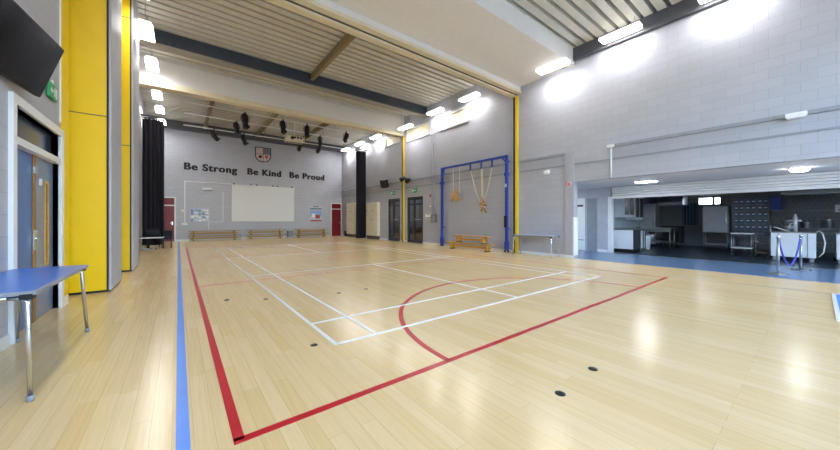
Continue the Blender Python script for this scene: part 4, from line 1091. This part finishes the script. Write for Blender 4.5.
t = thing('bowl_stack', 'stack of glass bowls on the white counter beside the tap', 'bowls', (14.85, 0.55, 0.88))
MB().lathe((14.85, 0.55, 0.88), [(0.06,0),(0.13,0.06),(0.14,0.09),(0.15,0.15),(0.155,0.2),(0.15,0.2),(0.05,0.03)], 20).build('bowl', M['steel'], t)
t = thing('water_hose', 'white hose looping down the side of the counter', 'hose', (14.5, -0.1, 0.1))
MB().path([(14.6, 0.05, 0.86), (14.58, -0.02, 0.93), (14.56, -0.08, 0.86), (14.56, -0.13, 0.6), (14.57, -0.1, 0.3), (14.6, -0.02, 0.17)], 0.016, 8).build('hose_pipe', M['white'], t)
t = thing('floor_mat', 'blue mat on the wooden floor at the right edge of the view', 'mat', (7.5, -0.8, 0))
MB().box(6.4, 8.6, -1.4, -0.18, 0, 0.012).build('pile', M['blue_line'], t)
m = MB(); m.box(6.36, 8.64, -0.18, -0.14, 0, 0.012).box(6.36, 8.64, -1.44, -1.4, 0, 0.012).box(8.6, 8.64, -1.4, -0.18, 0, 0.012).box(6.36, 6.4, -1.4, -0.18, 0, 0.012)
m.build('edging', M['white'], t)
# trolleys
def trolley(label, x0, x1, y0, y1, h, shelfm, levels):
    t = thing('shelf_trolley', label, 'trolley', ((x0+x1)/2, (y0+y1)/2, 0))
    for z in levels: MB().box(x0, x1, y0, y1, z-0.03, z).build('shelf', shelfm, t, 0.005)
    for x in (x0+0.02, x1-0.02):
        for y in (y0+0.02, y1-0.02):
            lg = MB().tube((x, y, 0.09), (x, y, h), 0.014, 8).build('upright', M['steel'], t)
            MB().tube((x-0.015, y, 0.045), (x+0.015, y, 0.045), 0.045, 12).build('castor', M['black'], lg)
    return t
trolley('steel trolley with white shelves left of the brown trolley', 14.75, 15.25, 1.32, 1.82, 0.84, M['white'], (0.32, 0.8))
trolley('brown shelf trolley between white shelf trolley and counter', 14.85, 15.35, 0.93, 1.27, 0.82, M['brown_shelf'], (0.2, 0.5, 0.8))
trolley('dark steel trolley behind the gap between the two white counters', 15.6, 16.1, -0.35, 0.35, 0.86, M['dull_steel'], (0.3, 0.84))
# heated cabinet on stand
t = thing('hot_cabinet', 'grey steel cabinet on a leg stand in the middle of the kitchen', 'cabinet', (17.7, 2.55, 0))
MB().box(17.45, 17.95, 2.22, 3.0, 0.72, 1.82).build('body', M['dull_steel'], t, 0.01)
MB().box(17.43, 17.45, 2.25, 2.97, 0.75, 1.79).build('door', M['alu'], t, 0.004)
MB().box(17.41, 17.43, 2.27, 2.30, 1.1, 1.5).build('handle', M['chrome'], t)
for x in (17.48, 17.92):
    for y in (2.25, 2.97): MB().tube((x, y, 0), (x, y, 0.72), 0.02, 8).build('leg', M['steel'], t)
MB().box(17.46, 17.94, 2.24, 2.98, 0.22, 0.25).build('undershelf', M['steel'], t)
# white cupboard with dark side
t = thing('kitchen_unit', 'white fronted base unit with dark side beside the shutter post', 'cabinet', (13.9, 4.62, 0))
MB().box(13.52, 14.3, 4.27, 4.96, 0.12, 0.86).build('body', M['oven'], t, 0.004)
MB().box(13.5, 13.52, 4.28, 4.95, 0.13, 0.85).build('front', M['counter_white'], t, 0.003, 'white front')
MB().box(13.48, 14.32, 4.25, 4.98, 0.86, 0.89).build('worktop', M['dull_steel'], t, 0.004)
MB().box(13.58, 14.28, 4.3, 4.94, 0, 0.12).build('plinth', M['black'], t)
# wall units
def wall_unit(label, x0, x1, z0, z1):
    t = thing('wall_cupboard', label, 'cabinet', ((x0+x1)/2, 5.2, z0), 'kitchen wall cupboards')
    MB().box(x0, x1, 5.05, 5.4, z0, z1).build('carcass', M['counter_white'], t, 0.004)
    xm = (x0+x1)/2
    for a, b in ((x0+0.08, xm-0.06), (xm+0.06, x1-0.08)): MB().box(a, b, 5.04, 5.05, z0+0.12, z1-0.06).build('door', M['oven'], t, label='dark recessed door')
    MB().box(x0, x1, 5.0, 5.05, z0-0.04, z0).build('light_rail', M['alu'], t)
wall_unit('pale wall cupboard with dark doors, nearer the shutter post', 14.9, 16.1, 1.35, 2.3)
wall_unit('pale wall cupboard with dark doors, farther from the shutter post', 16.2, 17.3, 1.25, 2.3)
t = thing('wall_notice', 'tall blue poster on the kitchen tiles beside the shutter post', 'notice', (14.3, 5.39, 1.3))
MB().box(13.95, 14.7, 5.385, 5.4, 1.25, 2.25).build('sheet', M['tray_blue'], t)
for k in range(3): MB().box(14.05, 14.55, 5.38, 5.385, 1.4+k*0.28, 1.55+k*0.28).build('printed_block', M['paper'], t)
# preparation table with items
t = thing('prep_table', 'stainless preparation table behind the white base unit', 'table', (16.4, 4.35, 0))
MB().box(16.0, 16.75, 3.72, 4.95, 0.88, 0.92).build('tabletop', M['steel'], t, 0.004)
for x in (16.05, 16.7):
    for y in (3.77, 4.9): MB().tube((x, y, 0), (x, y, 0.88), 0.02, 8).build('leg', M['steel'], t)
MB().box(16.02, 16.73, 3.75, 4.93, 0.3, 0.33).build('undershelf', M['steel'], t)
MB().box(16.0, 16.02, 3.74, 4.93, 0.74, 0.86).build('drawer_front', M['dull_steel'], t)
t = thing('food_mixer', 'dark mixer standing under the preparation table', 'mixer', (16.3, 4.5, 0.33))
MB().lathe((16.3, 4.5, 0.33), [(0.14,0),(0.16,0.04),(0.2,0.2),(0.21,0.28),(0.19,0.3)], 20).build('bowl', M['steel'], t)
MB().box(16.42, 16.55, 4.4, 4.6, 0.33, 0.8).box(16.25, 16.5, 4.42, 4.58, 0.66, 0.8).build('mixer_head', M['oven'], t, 0.02)
t = thing('plate_rack', 'grey rack of upright boards below the wall cupboards', 'rack', (15.0, 4.6, 0))
for k in range(4): MB().box(14.75+k*0.12, 14.79+k*0.12, 4.35, 4.9, 0.1, 0.8).build('board', M['oven' if k % 2 else 'counter_white'], t)
MB().box(14.7, 15.2, 4.35, 4.9, 0.0, 0.1).build('tray', M['steel'], t)
t = thing('waste_bin', 'pale swing bin beside the preparation table', 'bin', (15.6, 4.5, 0))
MB().lathe((15.6, 4.5, 0), [(0.17,0),(0.2,0.55),(0.21,0.58)], 20).build('body', M['counter_white'], t)
MB().lathe((15.6, 4.5, 0.58), [(0.215,0),(0.2,0.06),(0.08,0.14)], 20).build('lid', M['dull_steel'], t)
# tall units and oven range at the back
t = thing('tall_fridge', 'tall pale grey fridge behind the preparation table', 'fridge', (18.2, 5.0, 0))
MB().box(17.9, 18.6, 4.75, 5.39, 0.08, 2.05).build('body', M['dull_steel'], t, 0.01)
MB().box(17.88, 17.9, 4.77, 5.37, 0.1, 2.03).build('door', M['alu'], t, 0.006)
MB().box(17.85, 17.88, 4.8, 4.83, 0.9, 1.4).build('handle', M['chrome'], t)
MB().box(17.95, 18.55, 4.8, 5.35, 0, 0.08).build('plinth', M['black'], t)
t = thing('oven_range', 'dark range oven below the steel extractor canopy', 'oven', (18.9, 4.35, 0))
MB().box(18.7, 19.48, 4.0, 4.72, 0.12, 0.9).build('body', M['oven'], t, 0.008)
MB().box(18.68, 18.7, 4.05, 4.67, 0.2, 0.7).build('door', M['black'], t, 0.006)
MB().tube((18.65, 4.1, 0.74), (18.65, 4.62, 0.74), 0.012, 8).build('handle', M['chrome'], t)
for k in range(4): MB().tube((18.66, 4.12+k*0.15, 0.82), (18.7, 4.12+k*0.15, 0.82), 0.022, 10).build('knob', M['chrome'], t)
MB().box(18.7, 19.48, 4.0, 4.72, 0.9, 0.94).build('hob', M['black_metal'], t)
for x, y in ((18.75, 4.05), (18.75, 4.67), (19.4, 4.05), (19.4, 4.67)): MB().tube((x, y, 0), (x, y, 0.12), 0.02, 8).build('foot', M['steel'], t)
t = thing('extractor_canopy', 'steel extractor canopy on the ceiling over the range oven', 'extractor', (18.8, 4.3, 1.95))
MB().prism([(0,0),(0,0.14),(0.25,0.67),(1.1,0.67),(1.1,0)], (18.4, 3.85, 1.95), X, Z, Y, 1.0).build('hood', M['steel'], t, 0.004)
MB().box(18.4, 18.42, 3.85, 4.85, 1.93, 1.96).build('lip', M['chrome'], t)
t = thing('extractor_canopy', 'long steel extractor canopy at the right of the kitchen', 'extractor', (17.6, -0.6, 2.1))
MB().prism([(0,0),(0,0.1),(0.3,0.47),(1.4,0.47),(1.4,0)], (16.9, -2.2, 2.15), X, Z, Y, 3.0).build('hood', M['dull_steel'], t, 0.004)
MB().box(16.9, 16.92, -2.2, 0.8, 2.13, 2.16).build('lip', M['chrome'], t)
MB().box(16.9, 17.5, 0.9, 3.3, 2.25, 2.62).solo('ceiling_duct', M['brown_shelf'], 'boxed brown duct under the kitchen ceiling', 'duct')
# tray rack
t = thing('tray_rack', 'dark metal rack holding rows of blue trays at the back of the kitchen', 'rack', (17.9, 1.6, 0))
for x in (17.65, 18.15):
    for y in (1.14, 1.46, 1.78, 2.10): MB().box(x-0.015, x+0.015, y-0.015, y+0.015, 0, 2.1).build('upright', M['dull_steel'], t)
for z in (0.62, 0.87, 1.12, 1.37, 1.62, 1.87): MB().box(17.64, 18.16, 1.12, 2.12, z-0.025, z-0.005).build('shelf', M['dull_steel'], t)
RW = ['bottom', 'second', 'third', 'fourth', 'fifth', 'top']; CL = ['rightmost', 'second', 'third', 'fourth', 'fifth', 'leftmost']
tr = None
for j in range(6):
    for i in range(6):
        y0, z0 = 1.153+(i//2)*0.32+(i%2)*0.15, 0.617+j*0.25
        lab = 'blue tray on the dark kitchen rack, %s shelf from below, %s%s' % (RW[j], CL[i], '' if i in (0, 5) else ' from the right')
        if tr is None:
            tr = thing('food_tray', lab, 'tray', (17.9, y0+0.07, z0), 'blue trays on the kitchen rack')
            m = MB(); w_ = 0.138; m.box(17.68, 18.12, y0, y0+w_, z0, z0+0.012).box(17.68, 17.695, y0, y0+w_, z0+0.012, z0+0.16).box(18.105, 18.12, y0, y0+w_, z0+0.012, z0+0.16).box(17.695, 18.105, y0, y0+0.012, z0+0.012, z0+0.16).box(17.695, 18.105, y0+w_-0.012, y0+w_, z0+0.012, z0+0.16)
            m.build('tub', M['tray_blue'], tr)
            MB().box(17.672, 17.68, y0+0.03, y0+0.11, z0+0.08, z0+0.12).build('card_holder', M['paper'], tr)
        else: dup(tr, (17.9, y0+0.07, z0), lab)
t = thing('storage_tub', 'royal blue tub on the high shelf right of the tray rack', 'tub', (17.5, 0.95, 1.6))
m = MB(); m.box(17.3, 17.6, 0.82, 1.1, 1.6, 1.62).box(17.3, 17.32, 0.82, 1.1, 1.62, 2.06).box(17.58, 17.6, 0.82, 1.1, 1.62, 2.06).box(17.32, 17.58, 0.82, 0.84, 1.62, 2.06).box(17.32, 17.58, 1.08, 1.1, 1.62, 2.06)
m.build('tub_body', M['cloth_blue'], t)
m = MB(); m.box(17.28, 17.3, 0.8, 1.12, 2.04, 2.08).box(17.6, 17.62, 0.8, 1.12, 2.04, 2.08).box(17.3, 17.6, 0.8, 0.82, 2.04, 2.08).box(17.3, 17.6, 1.1, 1.12, 2.04, 2.08)
m.build('rim', M['cloth_blue'], t)
t = thing('kitchen_shelf', 'tall steel shelf unit right of the tray rack', 'shelf', (17.6, 0.2, 0))
for x in (17.27, 17.58):
    for y in (-0.6, 1.09): MB().tube((x, y, 0), (x, y, 1.6), 0.02, 8).build('upright', M['steel'], t)
for z in (0.45, 0.95, 1.6): MB().box(17.25, 17.6, -0.6, 1.1, z-0.02, z).build('shelf', M['dull_steel'], t)
for k, (y, r, h, l) in enumerate(((0.7, 0.14, 0.26, 'steel stock pot on the middle shelf, leftmost of three'), (0.25, 0.12, 0.2, 'steel stock pot on the middle shelf, centre of three'), (-0.2, 0.15, 0.3, 'steel stock pot on the middle shelf, rightmost of three'))):
    t = thing('stock_pot', l, 'pot', (17.43, y, 0.95), 'stock pots on the kitchen shelf')
    MB().lathe((17.43, y, 0.95), [(r*0.95,0),(r,0.02),(r,h),(r*1.03,h+0.01)], 20).build('pot_body', M['steel'], t)
    MB().lathe((17.43, y, 0.962+h), [(r*1.02,0),(r*0.6,0.02),(0.02,0.03),(0.02,0.06)], 20).build('lid', M['chrome'], t)
t = thing('wall_notice', 'small white notice at the right of the kitchen', 'notice', (17.0, -0.42, 1.5))
MB().box(17.22, 17.23, -0.62, -0.35, 1.5, 1.75).build('sheet', M['paper'], t)
MB().box(17.215, 17.22, -0.56, -0.42, 1.56, 1.6).build('printed_block', M['paper_dark'], t)

# ================================================================== WORLD, SUNLIGHT, CAMERA
w = bpy.data.worlds.new('World'); scene.world = w; w.use_nodes = True
nt = w.node_tree; bg = nt.nodes['Background']
sky = nt.nodes.new('ShaderNodeTexSky'); sky.sky_type = 'NISHITA'
sky.sun_elevation = math.radians(38); sky.sun_rotation = math.radians(20); sky.sun_disc = False
sky.air_density = 1.2; sky.dust_density = 2.5
mxw = nt.nodes.new('ShaderNodeMix'); mxw.data_type = 'RGBA'; mxw.inputs[0].default_value = 0.7
nt.links.new(sky.outputs[0], mxw.inputs[6]); mxw.inputs[7].default_value = (0.33, 0.325, 0.315, 1)
nt.links.new(mxw.outputs[2], bg.inputs['Color']); bg.inputs['Strength'].default_value = 6.5
def portal(name, x0, x1, z0, z1):
    l = bpy.data.lights.new(name, 'AREA'); l.shape = 'RECTANGLE'; l.size = x1-x0; l.size_y = z1-z0; l.energy = 1
    l.cycles.is_portal = True
    o = bpy.data.objects.new(name, l); COL.objects.link(o)
    o.location = ((x0+x1)/2, FL_Y0-0.22, (z0+z1)/2); o.rotation_euler = (PI/2, 0, PI)
    return o
for a, b, z0, z1 in fw: portal('window_daylight', a, b, z0, z1).rotation_euler = (PI/2, 0, PI)
portal('lobby_daylight', 10.5, 12.9, 0.1, 2.3).rotation_euler = (PI/2, 0, PI)

cam = bpy.data.cameras.new('Camera'); co = bpy.data.objects.new('Camera', cam); COL.objects.link(co)
F_PX = 310.0
cam.sensor_width = 36.0; cam.sensor_fit = 'HORIZONTAL'; cam.lens = F_PX*36.0/840.0
yaw = math.atan2(420-178.5, F_PX)
co.location = (0, 0, CAM_H); co.rotation_euler = (PI/2, 0, -yaw)
cam.shift_y = -(225-220)/840.0
cam.clip_start = 0.05; cam.clip_end = 200
scene.camera = co
vs = scene.view_settings
vs.view_transform = 'Standard'; vs.look = 'None'; vs.gamma = 1; vs.use_curve_mapping = False; vs.exposure = 0.68
scene.cycles.use_denoising = True
scene.cycles.max_bounces = 10; scene.cycles.diffuse_bounces = 5; scene.cycles.sample_clamp_indirect = 6
scene.cycles.caustics_reflective = False; scene.cycles.caustics_refractive = False
